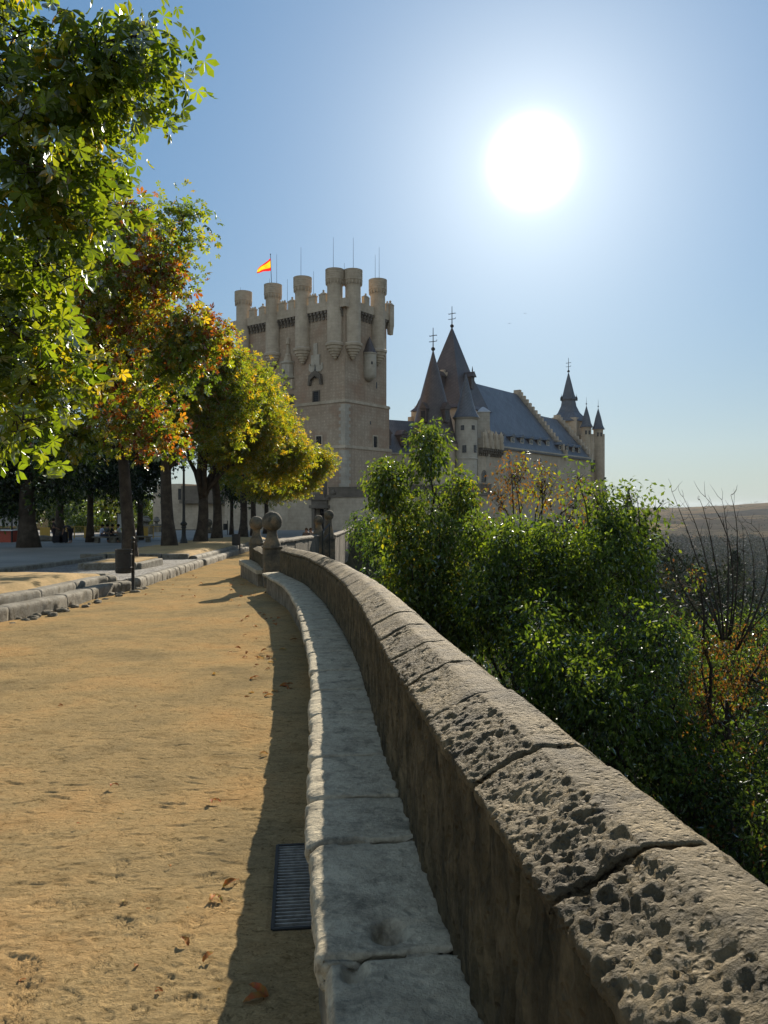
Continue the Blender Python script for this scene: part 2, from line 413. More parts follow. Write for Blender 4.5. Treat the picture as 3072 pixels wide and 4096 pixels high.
# footprints with treads: heel and sole ovals
feet = []
for px, py, a in ((150, 912, .3), (212, 912, -.5), (203, 968, .6), (188, 930, .1), (95, 978, .25), (110, 1005, .1), (60, 905, 1.5), (30, 975, .6), (222, 880, 1.2), (170, 850, .1), (120, 870, .3), (245, 780, .1), (215, 770, -.3), (100, 800, .4), (180, 800, .2), (40, 830, .9), (205, 1010, 1.0), (150, 1000, -.2), (70, 1015, .5), (130, 930, .8), (180, 755, .3), (60, 760, .5), (250, 730, .2), (140, 720, -.2), (20, 1010, .2)):
    x, y = solve(px, py, 0); feet.append((x, y, a))
for i, (cx, cy, a) in enumerate(feet):
    q = (np.abs(P[:, 0]-cx) < .3) & (np.abs(P[:, 1]-cy) < .3)
    dx = (P[q, 0]-cx)*math.cos(a)+(P[q, 1]-cy)*math.sin(a); dy = -(P[q, 0]-cx)*math.sin(a)+(P[q, 1]-cy)*math.cos(a)
    sole = np.clip(1.6-((dx/.048)**2+((dy-.06)/.085)**2)*1.1, 0, 1); heel = np.clip(1.6-((dx/.036)**2+((dy+.085)/.042)**2)*1.1, 0, 1)
    body = np.maximum(sole, heel)
    w = (.022, .03, .026)[i % 3]
    tread = (np.sin(dy*2*math.pi/w)*(1 if i % 2 else np.sin(dx*2*math.pi/(w*1.1))) > .0)*1.
    zz[q] += body*(-.002-.009*tread)*sr.uniform(.5, 1.)+.004*np.clip(1-np.abs(body-.3)*4, 0, 1)
Z += zz
# opening for the drain beside the bench
gA = np.array(solve(272.5, 929.5, 0)); gB = np.array(solve(277.5, 845.5, 0))
gd = gB-gA; gL = np.hypot(*gd); gd /= gL; gn = np.array([gd[1], -gd[0]]); GW = .30
al = (P[:, 0]-gA[0])*gd[0]+(P[:, 1]-gA[1])*gd[1]; ac = (P[:, 0]-gA[0])*gn[0]+(P[:, 1]-gA[1])*gn[1]
ing = (al > -.02) & (al < gL+.02) & (ac > -.02) & (ac < GW+.03)
near_ = (al > -.08) & (al < gL+.08) & (ac > -.08) & (ac < GW+.1)
flat = g(P[:, 1])+.0
Z = np.where(near_ & ~ing, flat+(Z-flat)*.25, Z)
Z = np.where((al > .005) & (al < gL-.005) & (ac > .005) & (ac < GW), flat-.22, np.where(ing, flat-.004, Z))
t = NT('sandy_path')
st = t.mapv((.8, 1.15, 1))
n1 = t.noise(.8, 6, .65); n2 = t.noise(5, 7, .7, st); n3 = t.noise(70, 4, .7); n4 = t.noise(22, 6, .8, t.mapv((.8, 1.2, 1)), .6)
c = t.ramp(n1, [(.34, (.25, .195, .11)), (.5, (.345, .255, .132)), (.66, (.42, .275, .13))])
c = t.mix(.75, c, t.ramp(n2, [(.3, (.66, .63, .6)), (.5, (1, 1, 1)), (.75, (1.08, 1.04, 1.0))]), 'MULTIPLY')
c = t.mix(.8, c, t.ramp(n4, [(.36, (.36, .34, .3)), (.47, (1, 1, 1))]), 'MULTIPLY')
c = t.mix(.35, c, t.ramp(n3, [(.35, (.5, .48, .45)), (.6, (1.1, 1.1, 1.1))]), 'MULTIPLY')
sp = t.noise(55, 3, .8, None); c = t.mix(1., c, t.ramp(sp, [(.30, (.35, .33, .3)), (.38, (1, 1, 1)), (.66, (1, 1, 1)), (.74, (1.35, 1.3, 1.2))]), 'MULTIPLY')
h = t.math('ADD', t.math('MULTIPLY', n4, 1.6), t.math('ADD', t.math('MULTIPLY', n3, .35), n2))
M['sand'] = t.finish(c, .95, t.bump(h, .9, .014), spec=0.)
o = link('sand_path', np_mesh('sand_path', np.stack([P[:, 0], P[:, 1], Z], 1), grid_faces(len(ry), nc)[:, ::-1], M['sand'])); tag(o, kind='structure')

# drain grate
root = thing('drain_grate', 'black steel slotted drain grate set in the shaded sand beside the bench', 'grate', (float(gA[0]), float(gA[1]), gf(gA[1])))
mb = MB(); gz = gf(gA[1]+gL/2)-.004
def gp(a, b, z=0): return (gA[0]+gd[0]*a+gn[0]*b, gA[1]+gd[1]*a+gn[1]*b, gf(gA[1]+gd[1]*a)-.004+z)
for a0, b0, a1, b1 in ((0, 0, gL, 0), (0, GW, gL, GW)): mb.tube([gp(a0, b0, .0), gp(a1, b1, .0)], .011, 4)
for a in (0, gL): mb.tube([gp(a, 0), gp(a, GW)], .011, 4)
mb.build('frame', M['iron'], root)
mb = MB(); nb = 27
for k in range(nb):
    a = gL*(k+.5)/nb; h = gL/nb*.11
    q = [gp(a-h, .005, .003), gp(a+h, .005, .003), gp(a+h, GW-.005, .003), gp(a-h, GW-.005, .003)]
    b = [(x, y, z-.035) for x, y, z in q]; mb.add(b+q, [(3, 2, 1, 0), (4, 5, 6, 7), (0, 1, 5, 4), (1, 2, 6, 5), (2, 3, 7, 6), (3, 0, 4, 7)])
mb.build('grille_bars', M['steel'], root)

# ------------------------------------------------------------------ swept stone blocks along the parapet curve
def resample(prof, step):
    P_ = np.array(list(prof)+[prof[0]], float); L = np.concatenate([[0], np.cumsum(np.hypot(*np.diff(P_, axis=0).T))])
    n = max(12, int(L[-1]/step)); s = np.linspace(0, L[-1], n, endpoint=False)
    return np.stack([np.interp(s, L, P_[:, 0]), np.interp(s, L, P_[:, 1])], 1)
def block(prof, s0, s1, step, disp, round_=.02, smoothk=1):
    Q = resample(prof, step); nk = len(Q)
    for _ in range(smoothk): Q = (np.roll(Q, 1, 0)+2*Q+np.roll(Q, -1, 0))/4
    cen = Q.mean(0)
    ns = max(4, int((s1-s0)/step)); s = np.linspace(s0, s1, ns)
    s = np.concatenate([[s0+round_*.15]*3, s, [s1-round_*.15]*3]); sc_ = np.concatenate([[.02, .5, .86], np.ones(ns), [.86, .5, .02]])
    e = np.minimum(s-s0, s1-s); rnd = np.clip(1-e/round_, 0, 1)**2*round_*.6
    x, y, tx, ty = curve(s)
    nx, ny = ty, -tx
    O = cen[None, :]+(Q-cen)[None]*sc_[:, None, None]
    dn = np.linalg.norm(O-cen, axis=2, keepdims=True)+1e-6
    O = cen+(O-cen)*np.maximum(0, (dn-rnd[:, None, None]))/dn
    off, hz = O[..., 0], O[..., 1]
    V = np.stack([x[:, None]+nx[:, None]*off, y[:, None]+ny[:, None]*off, g(y)[:, None]+hz], -1)
    ds_ = np.gradient(V, axis=0); dk = np.roll(V, -1, 1)-np.roll(V, 1, 1)
    ds_[:3] = ds_[4]; ds_[-3:] = ds_[-5]
    N = np.cross(ds_, dk); N /= np.linalg.norm(N, axis=2, keepdims=True)+1e-9
    out = V-np.concatenate([(x[:, None]+nx[:, None]*cen[0])[..., None], (y[:, None]+ny[:, None]*cen[0])[..., None], (g(y)[:, None]+cen[1])[..., None]], -1)
    sg = np.sign((N*out).sum(-1).mean()); N *= sg if sg != 0 else 1
    Vf = V.reshape(-1, 3)
    amt = disp(Vf, np.repeat(s, nk), O.reshape(-1, 2), np.repeat(e, nk))
    fade = np.repeat(np.clip(sc_, .0, 1)**2, nk)
    Vf = Vf+N.reshape(-1, 3)*(amt*fade)[:, None]
    fs = grid_faces(len(s), nk, True)
    c0 = len(Vf); Vf = np.vstack([Vf, Vf[:nk].mean(0), Vf[-nk:].mean(0)])
    k = np.arange(nk); k2 = (k+1) % nk; off2 = (len(s)-1)*nk
    tri = np.vstack([np.stack([k*0+c0, k2, k], 1), np.stack([k*0+c0+1, off2+k, off2+k2], 1)])
    return Vf, fs, tri
def block_obj(name, mat, parent, *a, **kw):
    V, q, tr = block(*a, **kw)
    me = bpy.data.meshes.new(name)
    me.vertices.add(len(V)); me.vertices.foreach_set('co', V.astype(np.float32).ravel())
    L = np.concatenate([q.ravel(), tr.ravel()]).astype(np.int32); st = np.concatenate([np.arange(len(q))*4, len(q)*4+np.arange(len(tr))*3]).astype(np.int32)
    me.loops.add(len(L)); me.loops.foreach_set('vertex_index', L); me.polygons.add(len(st)); me.polygons.foreach_set('loop_start', st)
    me.materials.append(mat); me.update(calc_edges=True); me.polygons.foreach_set('use_smooth', np.full(len(st), True))
    return link(name, me, parent)

# coping
base0 = Vector((float(WX(0)), 0, gf(0)))
wall = thing('parapet_wall', 'long curved stone parapet with pitted bevelled coping running beside the bench', 'wall', base0)
prof_c = [(-.010, 1.05), (-.014, 1.078), (.15, 1.165), (.25, 1.168), (.345, 1.09), (.345, 1.05)]
ys = [-2.4, -1.5, -.7, -.05, .62, 1.245, 1.83, 2.44, 2.98, 3.55, 4.2, 4.8, 5.5]
while ys[-1] < 20.6: ys.append(ys[-1]+random.uniform(.62, .95))
ss = [s_of_y(y) for y in ys]+[s_of_y(21.35)]
def disp_c(sd, near):
    def f(Pw, s, O, e):
        Q = Pw.copy(); lean = np.where(O[:, 0] < .1, 1., .55)
        d = .008*fbm(Q, 2.2, 3, 51+sd)+.006*fbm(Q, 14, 3, 71)
        if near:
            st = Q*np.array([1., 1., .7])
            rough = np.where(O[:, 0] < .145, 1., .35)*(.5+.8*np.clip(fbm(Q, 3, 2, 44)+.4, 0, 1))
            st = st+.02*np.stack([vnoise(Q, 12, 1), vnoise(Q, 12, 2), vnoise(Q, 12, 3)], 1)
            d -= rough*(.008*pits(st, 46, .6, 81+sd, .6)+.011*pits(st, 26, .36, 91+sd, .5)+.016*pits(st*np.array([1, .8, 1]), 11, .12, 99+sd, .3))
            d -= .016*pits(st*np.array([1, .6, 1]), 9, .10, 19+sd, .28)
            d += rough*.013*fbm(Q, 26, 6, 15, .75)
        else:
            d -= lean*.011*pits(Q, 12, .4, 81+sd, .5)
        jw = .5+.9*np.clip(vnoise(np.full((1, 3), sd*3.7), 1., 5)[0], -.4, 1)
        d -= jw*(.022*np.exp(-(e/.009)**2)+.022*np.exp(-(e/.035)**2)*np.clip(vnoise(Q, 9, 33), 0, 1))
        return d
    return f
for k in range(len(ss)-1):
    d = max(.7, abs(ys[k])); step = .0055 if d < 2.2 and ys[k] > -.1 else (.010 if d < 4 else (.018 if d < 8 else .035))
    if ys[k] < -.1: step = .04
    block_obj('coping_stone', M['coping'], wall, prof_c, ss[k]+.0015, ss[k+1]-.0015, step, disp_c(k, d < 6 and ys[k] > -.1), .009, 1)
# wall faces in lengths between vertical joints
def disp_w(Pw, s, O, e):
    st = Pw*np.array([1, 1, .42])
    return .016*fbm(Pw, 1.6, 3, 7)-.022*pits(st, 17, .45, 5, .55)+.016*fbm(st, 22, 4, 2, .65)-.010*np.exp(-(e/.012)**2)

yw = [-3, .3, 1.5, 2.55, 3.7, 4.75, 6.0, 7.4, 9, 10.8, 13, 15.5, 18.3, 21.2]
for a, b in zip(yw[:-1], yw[1:]):
    step = .016 if 0 <= a < 5 else (.03 if a < 9 else .06)
    # inner skin only is dense: profile starts with the face
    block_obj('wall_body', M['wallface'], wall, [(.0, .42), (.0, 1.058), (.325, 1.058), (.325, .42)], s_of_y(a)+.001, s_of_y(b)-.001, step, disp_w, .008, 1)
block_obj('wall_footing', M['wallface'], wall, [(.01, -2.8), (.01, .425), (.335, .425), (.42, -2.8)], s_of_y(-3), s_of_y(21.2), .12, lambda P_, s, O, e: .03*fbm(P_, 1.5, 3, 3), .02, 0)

# bench
bench = thing('stone_bench', 'long low stone bench of worn pale slabs built along the parapet foot', 'bench', base0)
yb = [-2.2, -1.2, -.3, .5, 1.30, 2.10, 2.86, 3.33, 3.93, 4.83, 5.55, 6.3]
while yb[-1] < 19.7: yb.append(yb[-1]+random.uniform(.6, 1.0))
hx, hy = solve(389, 930, HB)
h2x, h2y = solve(354.5, 971, HB)
def disp_b(k, near):
    def f(Pw, s, O, e):
        lip = np.exp(-((O[:, 0]+.40)/.04)**2); top = sstep(.50, .525, O[:, 1])
        d = .006*fbm(Pw, 3, 3, 60+k)+lip*(.022*fbm(Pw, 6, 4, 13+k, .6)-.006)+.0025*fbm(Pw, 22, 3, 8)
        d -= .006*pits(Pw*np.array([.6, 1.3, 1]), 11, .3, 17+k, .45)
        d -= .020*np.exp(-(e/.008)**2)*(.9+.8*vnoise(Pw, 14, k))+.024*np.exp(-((e-.010-.014*vnoise(Pw, 9, k+3))/.006)**2)+lip*.022*np.exp(-(e/.03)**2)
        if near:
            q = np.hypot(Pw[:, 0]-hx, (Pw[:, 1]-hy)*.8); d -= top*.075*np.exp(-(q/.043)**4)+top*.012*np.exp(-(q/.1)**2)
            q = np.hypot(Pw[:, 0]-h2x, (Pw[:, 1]-h2y)*.7); d -= .05*np.exp(-(q/.03)**4)
        return d
    return f
slabdy = [0]*60
for k in range(len(yb)-1):
    a, b = yb[k], yb[k+1]; d = abs(a); near = .4 < a < 4
    step = .009 if near else (.015 if 0 < a < 7 else .035)
    dl = random.uniform(-.012, .012) if a > 1.2 else -.0
    if k == 5: dl = .016
    if k == 6: dl = -.006
    if a < 2.0: dl = .05
    fa = .0 if a < 6 else min(.045, (a-6)*.02)
    pr = [(-.37+dl-fa, .425), (-.395+dl-fa, .435), (-.405+dl-fa, .47), (-.402+dl-fa, .51), (-.385+dl-fa, .527), (-.34, .531), (-.2, .534), (.015, .534), (.015, .425)]
    block_obj('seat_slab', M['bench'], bench, pr, s_of_y(a)+.001, s_of_y(b)-.001, step, disp_b(k, near), .007, 1)
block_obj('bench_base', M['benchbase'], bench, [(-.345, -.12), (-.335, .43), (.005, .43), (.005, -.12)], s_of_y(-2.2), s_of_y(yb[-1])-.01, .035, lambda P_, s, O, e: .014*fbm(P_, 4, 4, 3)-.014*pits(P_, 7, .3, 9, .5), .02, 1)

# ------------------------------------------------------------------ ball pillars
def ball_pillar(label, x, y, r, bw, zb, ztop, ang=0, group=None, hpf=.68):
    """bw half width; ball centre height above ground = ztop-r"""
    root = thing('ball_pillar', label, 'pillar', (x, y, zb), group)
    u = (math.cos(ang), math.sin(ang)); zc = ztop-r
    mb = MB(); hb = (zc-r)*.72-zb*0
    H = zc-r-zb           # plinth + neck
    hp = H*hpf
    mb.box((x, y, zb), (bw, bw, hp-.07), u); mb.box((x, y, zb+hp-.07), (bw*1.10, bw*1.10, .07), u)
    o = mb.build('pedestal', M['pillar'], root); bv = o.modifiers.new('b', 'BEVEL'); bv.width = .02; bv.segments = 2
    mb = MB(); n = 20
    mb.lathe((x, y, zb+hp), [(bw*1.04, 0), (bw*1.02, (H-hp)*.15), (bw*.84, (H-hp)*.35), (bw*.68, (H-hp)*.6), (bw*.58, (H-hp)*.85), (bw*.56, H-hp+.03), (bw*.7, H-hp+.08)], n)
    mb.build('neck', M['pillar'], root, smooth=True)
    me = bpy.data.meshes.new('stone_ball'); import bmesh
    bm = bmesh.new(); bmesh.ops.create_uvsphere(bm, u_segments=40, v_segments=24, radius=r)
    Pv = np.array([v.co[:] for v in bm.verts]); dn = 1+.05*fbm(Pv+x, 4/r*.28, 4, 3)-.04*pits(Pv+x, 9, .3, 4)
    for v, q in zip(bm.verts, dn): v.co *= q; v.co += Vector((x, y, zc))
    for f in bm.faces: f.smooth = True
    bm.to_mesh(me); bm.free(); me.materials.append(M['pillar']); link('stone_ball', me, root)
    return root
xa, ya = at(272, 0, 21.6)[:2]
ball_pillar('nearest ball-topped stone pillar, the larger of the pair ending the curved parapet', xa, ya, .285, .245, gf(ya), EYE-(521.6-10.2-HY)*ya/F, .25, 'ball pillars near the path', .74)
xb, yb_ = at(256.5, 0, 26.4)[:2]
ball_pillar('ball-topped stone pillar standing just left of and behind the nearest one', xb, yb_, .25, .23, gf(yb_), EYE-(523.3-7.2-HY)*yb_/F, .1, 'ball pillars near the path', .74)
xc, yc = at(318.5, 0, 42.6)[:2]
ball_pillar('left one of the two ball-topped pillars at the gap in the middle parapet', xc, yc, .28, .3, gf(yc), EYE-(514.2-HY)*yc/F-.05, .3, 'ball pillars at the parapet gap')
xd, yd = at(328.8, 0, 43.2)[:2]
ball_pillar('right one of the two ball-topped pillars at the gap in the middle parapet', xd, yd, .285, .3, gf(yd)-1.2, EYE-(510.0-HY)*yd/F, .3, 'ball pillars at the parapet gap')
xe, ye = at(355, 0, 91)[:2]
ball_pillar('small far ball-topped pillar where the parapet reaches the castle forecourt', xe, ye, .3, .32, gf(ye)-.3, EYE-(514.6-HY)*ye/F, .3)
# bench stub between the two near pillars
pb = thing('stone_bench_end', 'short rounded bench end in front of the left ball pillar', 'bench', (xb, yb_-2, gf(yb_)))
mb = MB()
A0 = np.array([xa-.28, ya+.2]); B0 = np.array([xb-.32, yb_-.4])
dv = (B0-A0); L0 = np.hypot(*dv); dv /= L0
mid = (A0+B0)/2
mb.box((mid[0], mid[1], gf(mid[1])-.1), (L0/2, .15, .5), tuple(dv)); mb.build('base', M['benchbase'], pb)
mb = MB(); mb.box((mid[0], mid[1], gf(mid[1])+.40), (L0/2+.05, .2, .11), tuple(dv)); mb.lathe((B0[0], B0[1], gf(B0[1])+.1), [(.16, -.2), (.15, .24), (.2, .28), (.21, .34), (.16, .37), (0.001, .38)], 16)
o = mb.build('seat_slab', M['bench'], pb, smooth=True)
# short wall between the two near pillars
def wall_poly(name, label, pts, mat, h=1.12, deep=2.6, th=.17, cop=.05, group=None, joints=.9):
    root = thing(name, label, 'wall', (pts[0][0], pts[0][1], gf(pts[0][1])), group)
    mb = MB(); mc = MB()
    for (x1, y1), (x2, y2) in zip(pts[:-1], pts[1:]):
        L = math.hypot(x2-x1, y2-y1); ux, uy = (x2-x1)/L, (y2-y1)/L; n = max(1, int(L/joints))
        for k in range(n):
            a, b = k*L/n, (k+1)*L/n; m_ = (a+b)/2; x, y = x1+ux*m_, y1+uy*m_
            z = gf(y); j = random.uniform(-.01, .01)
            mb.box((x, y, z-deep), ((b-a)/2-.001, th+random.uniform(-.012, .012), deep+h-.13), (ux, uy))
            hz = h+random.uniform(-.015, .015)
            pr = [(-th-cop, -.13), (-th-cop, -.06), (-th*.45, 0), (th*.45, 0), (th+cop, -.06), (th+cop, -.13)]
            hl = (b-a)/2-.008
            mc.prism([(p, q) for p, q in pr], (x-ux*hl, y-uy*hl, z+hz), (-uy, ux), (ux*hl*2, uy*hl*2))
    mb.build('wall_body', mat, root); o = mc.build('coping', mat, root)
    return root
wall_poly('parapet_wall', 'short stone parapet joining the two nearest ball pillars', [(xa-.1, ya+.28), (xb+.1, yb_-.2)], M['wallface'], 1.0, 1)
wall_poly('parapet_wall', 'middle stone parapet with streaked grey blocks between the ball pillars', [(W2[0][0]-.0, W2[0][1]), W2[1], (xc-.1, yc-.3)], M['oldwall'], 1.13, 3)
wall_poly('parapet_wall', 'far stone parapet leading down to the castle gate above dark rubble', [(xd+.15, yd+.3), (-3.0, 60), (-3.25, 75), (xe-.1, ye-.3)], M['oldwall'], 1.13, 4)
# rubble footing of the middle parapet on the outer side
mb = MB(); rr = random.Random(8)
for k in range(46):
    t_ = rr.random(); x = -3.1+.5*rr.random()-.9*(1-t_); y = 33+t_*11; s_ = rr.uniform(.15, .45)
    mb.lathe((x, y, gf(y)-1.3+rr.uniform(-.7, .3)), [(s_*.3, 0), (s_, .12), (s_*.8, s_*.7), (s_*.2, s_*.9)], 7, rr.random()*3)
o = mb.build('rubble_footing', M['oldwall']); tag(recentre(o), 'loose rubble and earth spilling below the middle parapet', 'rubble', kind='stuff')
# ------------------------------------------------------------------ kerbs and plaza
KS = np.concatenate([[0], np.cumsum(np.hypot(*np.diff(KX, axis=0).T))])
def kpos(s):
    x = np.interp(s, KS, KX[:, 0]); y = np.interp(s, KS, KX[:, 1]); x2 = np.interp(s+.5, KS, KX[:, 0]); y2 = np.interp(s+.5, KS, KX[:, 1])
    L = math.hypot(x2-x, y2-y)+1e-9; return x, y, (x2-x)/L, (y2-y)/L
def ks_y(y): return float(np.interp(y, KX[:, 1], KS))
def kblock(name, parent, mat, s0, s1, off0, off1, z0, z1, seed, step=.05, rough=.02, rnd=.02):
    """rounded kerb stone: off = metres to the left of the kerb line"""
    prof = [(-off1, z0), (-off0, z0), (-off0, z1), (-off1, z1)]
    Q = resample(prof, step)
    for _ in range(2): Q = (np.roll(Q, 1, 0)+2*Q+np.roll(Q, -1, 0))/4
    cen = Q.mean(0); ns = max(4, int((s1-s0)/step)); s = np.linspace(s0, s1, ns); s = np.concatenate([[s0], s, [s1]])
    scl = np.concatenate([[.02], np.ones(ns), [.02]]); V = []
    for a, f in zip(s, scl):
        x, y, ux, uy = kpos(a); e = min(a-s0, s1-a); f2 = f*(1-.05*max(0, 1-e/rnd)**2)
        O = cen+(Q-cen)*f2; V.append(np.stack([x+uy*O[:, 0], y-ux*O[:, 0], gf(y)+O[:, 1]], 1))
    V = np.array(V); nk = len(Q); Vf = V.reshape(-1, 3)
    d = fbm(Vf, 3, 4, seed)*rough; low = np.clip(1-(Vf[:, 2]-g(Vf[:, 1]))/.14, 0, 1)
    Vf[:, 0] += d*1.5+low*pits(Vf, 5, .4, seed, .6)*-.07; Vf[:, 2] += fbm(Vf, 4, 3, seed+5)*rough*.7
    return link(name, np_mesh(name, Vf, grid_faces(len(s), nk, True), mat), parent)
def kerb(label, y0, y1, h, steps=1, lens=1.1, back=.0):
    s0, s1 = ks_y(y0), ks_y(y1); x, y, _, _ = kpos(s0)
    root = thing('stone_kerb', label, 'kerb', (float(x), float(y), gf(y)))
    for st in range(steps):
        s = s0+.0*st; k = 0
        while s < s1-.3:
            L = random.uniform(lens*.75, lens*1.3); e = min(s1, s+L)
            if s1-e < .4: e = s1
            st_ = .05 if y0 < 20 else .08
            kblock('kerb_stone', root, M['granite'], s+.003, e-.003, .02+st*.38, .02+st*.38+.36, -.25, h+st*.15, int(k*3+st*31+y0), st_, (.009 if st else .016))
            s = e; k += 1
    return root
kerb('near double granite kerb with eroded foot, between the sand and the tree bed', -6, 20.3, .27, 2, 1.8)
kerb('single rough granite kerb edging the cobbled strip beyond the near litter bin', 21.0, 31.6, .30, 1, .9)
kerb('far double granite kerb running on towards the second litter bin', 32.3, 62, .27, 2, 1.5)

def sheet(name, poly_fn, y0, y1, dy, x0, nx, h, mat, amp=.02, seed=1):
    ys_ = np.arange(y0, y1+dy, dy); X = []; Yv = []
    for y in ys_:
        xr_ = poly_fn(y); X.append(np.linspace(xr_, x0 if not callable(x0) else x0(y), nx)); Yv.append(np.full(nx, y))
    X = np.array(X); Yv = np.array(Yv); P = np.stack([X.ravel(), Yv.ravel(), 0*X.ravel()], 1)
    z = g(P[:, 1])+(h(P) if callable(h) else h)+amp*fbm(P, .5, 4, seed)
    return link(name, np_mesh(name, np.stack([P[:, 0], P[:, 1], z], 1), grid_faces(len(ys_), nx), mat))
t = NT('grey_cobble_paving')
vo = t.n('ShaderNodeTexVoronoi', {'Vector': t.tc.outputs['Object'], 'Scale': 7.}, feature='DISTANCE_TO_EDGE').outputs[0]
cobv = t.n('ShaderNodeTexVoronoi', {'Vector': t.tc.outputs['Object'], 'Scale': 7.}).outputs['Color']
c = t.ramp(t.n('ShaderNodeSeparateColor', {0: cobv}).outputs[0], [(0, (.13, .13, .13)), (1, (.27, .265, .25))])
c = t.mix(.6, c, t.ramp(t.noise(.5, 6, .7), [(.3, (.6, .6, .6)), (.7, (1.1, 1.08, 1.04))]), 'MULTIPLY')
M['cobble'] = t.finish(t.mix(t.ramp(vo, [(.02, (1, 1, 1)), (.07, (0, 0, 0))]), c, (.07, .065, .055)), .8, t.bump(t.ramp(vo, [(0, (0, 0, 0)), (.12, (1, 1, 1))]), .8, .03))
t = NT('grey_plaza_paving')
c = t.ramp(t.noise(.25, 6, .65), [(.3, (.17, .16, .14)), (.6, (.25, .235, .205)), (.8, (.32, .29, .23))])
c = t.mix(.5, c, t.ramp(t.noise(14, 5, .7), [(.35, (.6, .6, .6)), (.65, (1.1, 1.1, 1.1))]), 'MULTIPLY')
M['plaza'] = t.finish(c, .75, t.bump(t.noise(14, 6, .7), .4, .015), spec=.3)
t = NT('dry_sandy_bed')
c = t.ramp(t.noise(.6, 6, .65), [(.3, (.26, .20, .10)), (.55, (.44, .31, .16)), (.8, (.36, .30, .15))])
c = t.mix(.6, c, t.ramp(t.noise(22, 5, .7), [(.3, (.5, .48, .4)), (.6, (1.08, 1.05, 1))]), 'MULTIPLY')
M['bed'] = t.finish(c, .95, t.bump(t.noise(18, 7, .75), .8, .03), spec=.1)
o = sheet('plaza_paving', lambda y: float(kerbx(y))-.35 if y < 62 else -3.9, -8, 100, .9, -150, 60, .235, M['plaza'], .02); tag(o, kind='structure')
o = sheet('forecourt_paving', lambda y: -3.2, 61, 97, 1.2, -40, 24, .262, M['plaza'], .01); tag(o, kind='structure')
# cobbled strips with a ramped tree block
o = sheet('cobbled_strip', lambda y: float(kerbx(y))-.36, 20.4, 32.2, .3, lambda y: float(kerbx(y))-4.6, 14, .275, M['cobble'], .012, 4); tag(o, kind='structure')
def bed(name, y0, y1, w0, w1, h0, dome=.06, inner=.76):
    def hgt(P):
        k = (float(1)*(kerbx(P[:, 1])-P[:, 0])-w0)/(w1-w0); kk = np.clip(k, 0, 1)
        e = np.clip(np.minimum(P[:, 1]-y0, y1-P[:, 1])/.8, 0, 1)
        return h0-.06+dome*np.sin(kk*math.pi)**.6*e+.05*e*(1-kk)-.13*np.exp(-(kk*(w1-w0)/.14)**2)
    o = sheet(name, lambda y: float(kerbx(y))-w0, y0, y1, .16, lambda y: float(kerbx(y))-w1, 60, hgt, M['bed'], .035, 6); tag(o, kind='structure'); return o
bed('near_tree_bed', -6, 20.2, .66, 4.6, .52)
bed('far_tree_bed', 32.4, 61, .66, 5.0, .52)
def stones(name, label, cat, boxes, mat=None, group=None):
    root = thing(name, label, cat, (boxes[0][0], boxes[0][1], gf(boxes[0][1])), group)
    for (x, y, hx_, hy_, z0, z1, a) in boxes:
        mb = MB(); mb.box((x, y, gf(y)+z0), (hx_, hy_, z1-z0), (math.cos(a), math.sin(a)), .96)
        o = mb.build('edging_stone', mat or M['granite'], root); b = o.modifiers.new('b', 'BEVEL'); b.width = .035; b.segments = 2
    return root
kx = lambda y: float(kerbx(y))
stones('stone_edging', 'granite edging at the front of the far tree bed behind the cobbles', 'edging', [(kx(32.3)-1.3-k*1.15, 32.3+.0*k, .55, .17, .15, .50, .0) for k in range(4)])
stones('stone_edging', 'granite edging across the end of the near tree bed by the litter bin', 'edging', [(kx(20.4)-1.25-k*1.15, 20.42, .55, .17, .15, .46, .0) for k in range(4)])
stones('stone_edging', 'long low granite strip at the back of the cobbles beside the first trunk', 'edging', [(kx(26)-4.7, 21.8+k*1.5, .72, .15, .1, .42, 1.5) for k in range(7)])
tb = stones('raised_tree_block', 'raised earth block edged in granite lying on the cobbles in front of the first trunk', 'planter', [(kx(26)-1.95, 25.2, .85, .15, .15, .50, .12), (kx(26)-1.15, 26.6, .15, 1.3, .15, .50, .0), (kx(26)-2.9, 26.7, .15, 1.4, .15, .50, -.05)])
mb = MB(); mb.box((kx(26)-2.0, 26.9, gf(27)+.2), (.75, 1.5, .33), (1, 0), .9); mb.build('earth_fill', M['bed'], tb)

# ------------------------------------------------------------------ litter bins
def bin_proto(label, x, y, z):
    root = thing('litter_bin', label, 'litter bin', (x, y, z), 'black metal litter bins on posts')
    mb = MB(); mb.lathe((0, 0, 0), [(.085, 0), (.085, .02), (.045, .03), (.042, .04), (.042, 1.26), (.05, 1.27), (.05, 1.30), (.03, 1.31), (.03, 1.34), (.052, 1.37), (.052, 1.40), (.03, 1.43), (.004, 1.45)], 16)
    p = mb.build('post', M['iron'], root, smooth=True, local=True)
    mb = MB(); n = 24; pr = [(.16, .50), (.195, .51), (.21, .56), (.21, .64), (.217, .645), (.217, .66), (.21, .665), (.212, .98), (.219, .985), (.219, 1.0), (.212, 1.005), (.213, 1.09), (.223, 1.10), (.223, 1.12), (.20, 1.12), (.198, .56), (.05, .53)]
    mb.lathe((-.13, -.20, 0), pr, n); b = mb.build('bucket', M['iron'], root, smooth=True, local=True)
    for q_ in ([(-.33, -.2, 1.0), (-.1, -.02, 1.02), (0, 0, 1.02)], [(.07, -.2, 1.0), (.03, -.05, 1.02), (0, 0, 1.02)], [(-.13, -.2, .55), (0, 0, .55)]): mb = MB(); mb.tube(q_, .014); mb.build('bracket', M['iron'], root, local=True)
    return root
x, y = solve(133, 592, 0)
b1 = bin_proto('nearest black cylindrical litter bin on a ball-topped post by the kerb corner', x, y, gf(y)); b1.rotation_euler.z = R(-22)
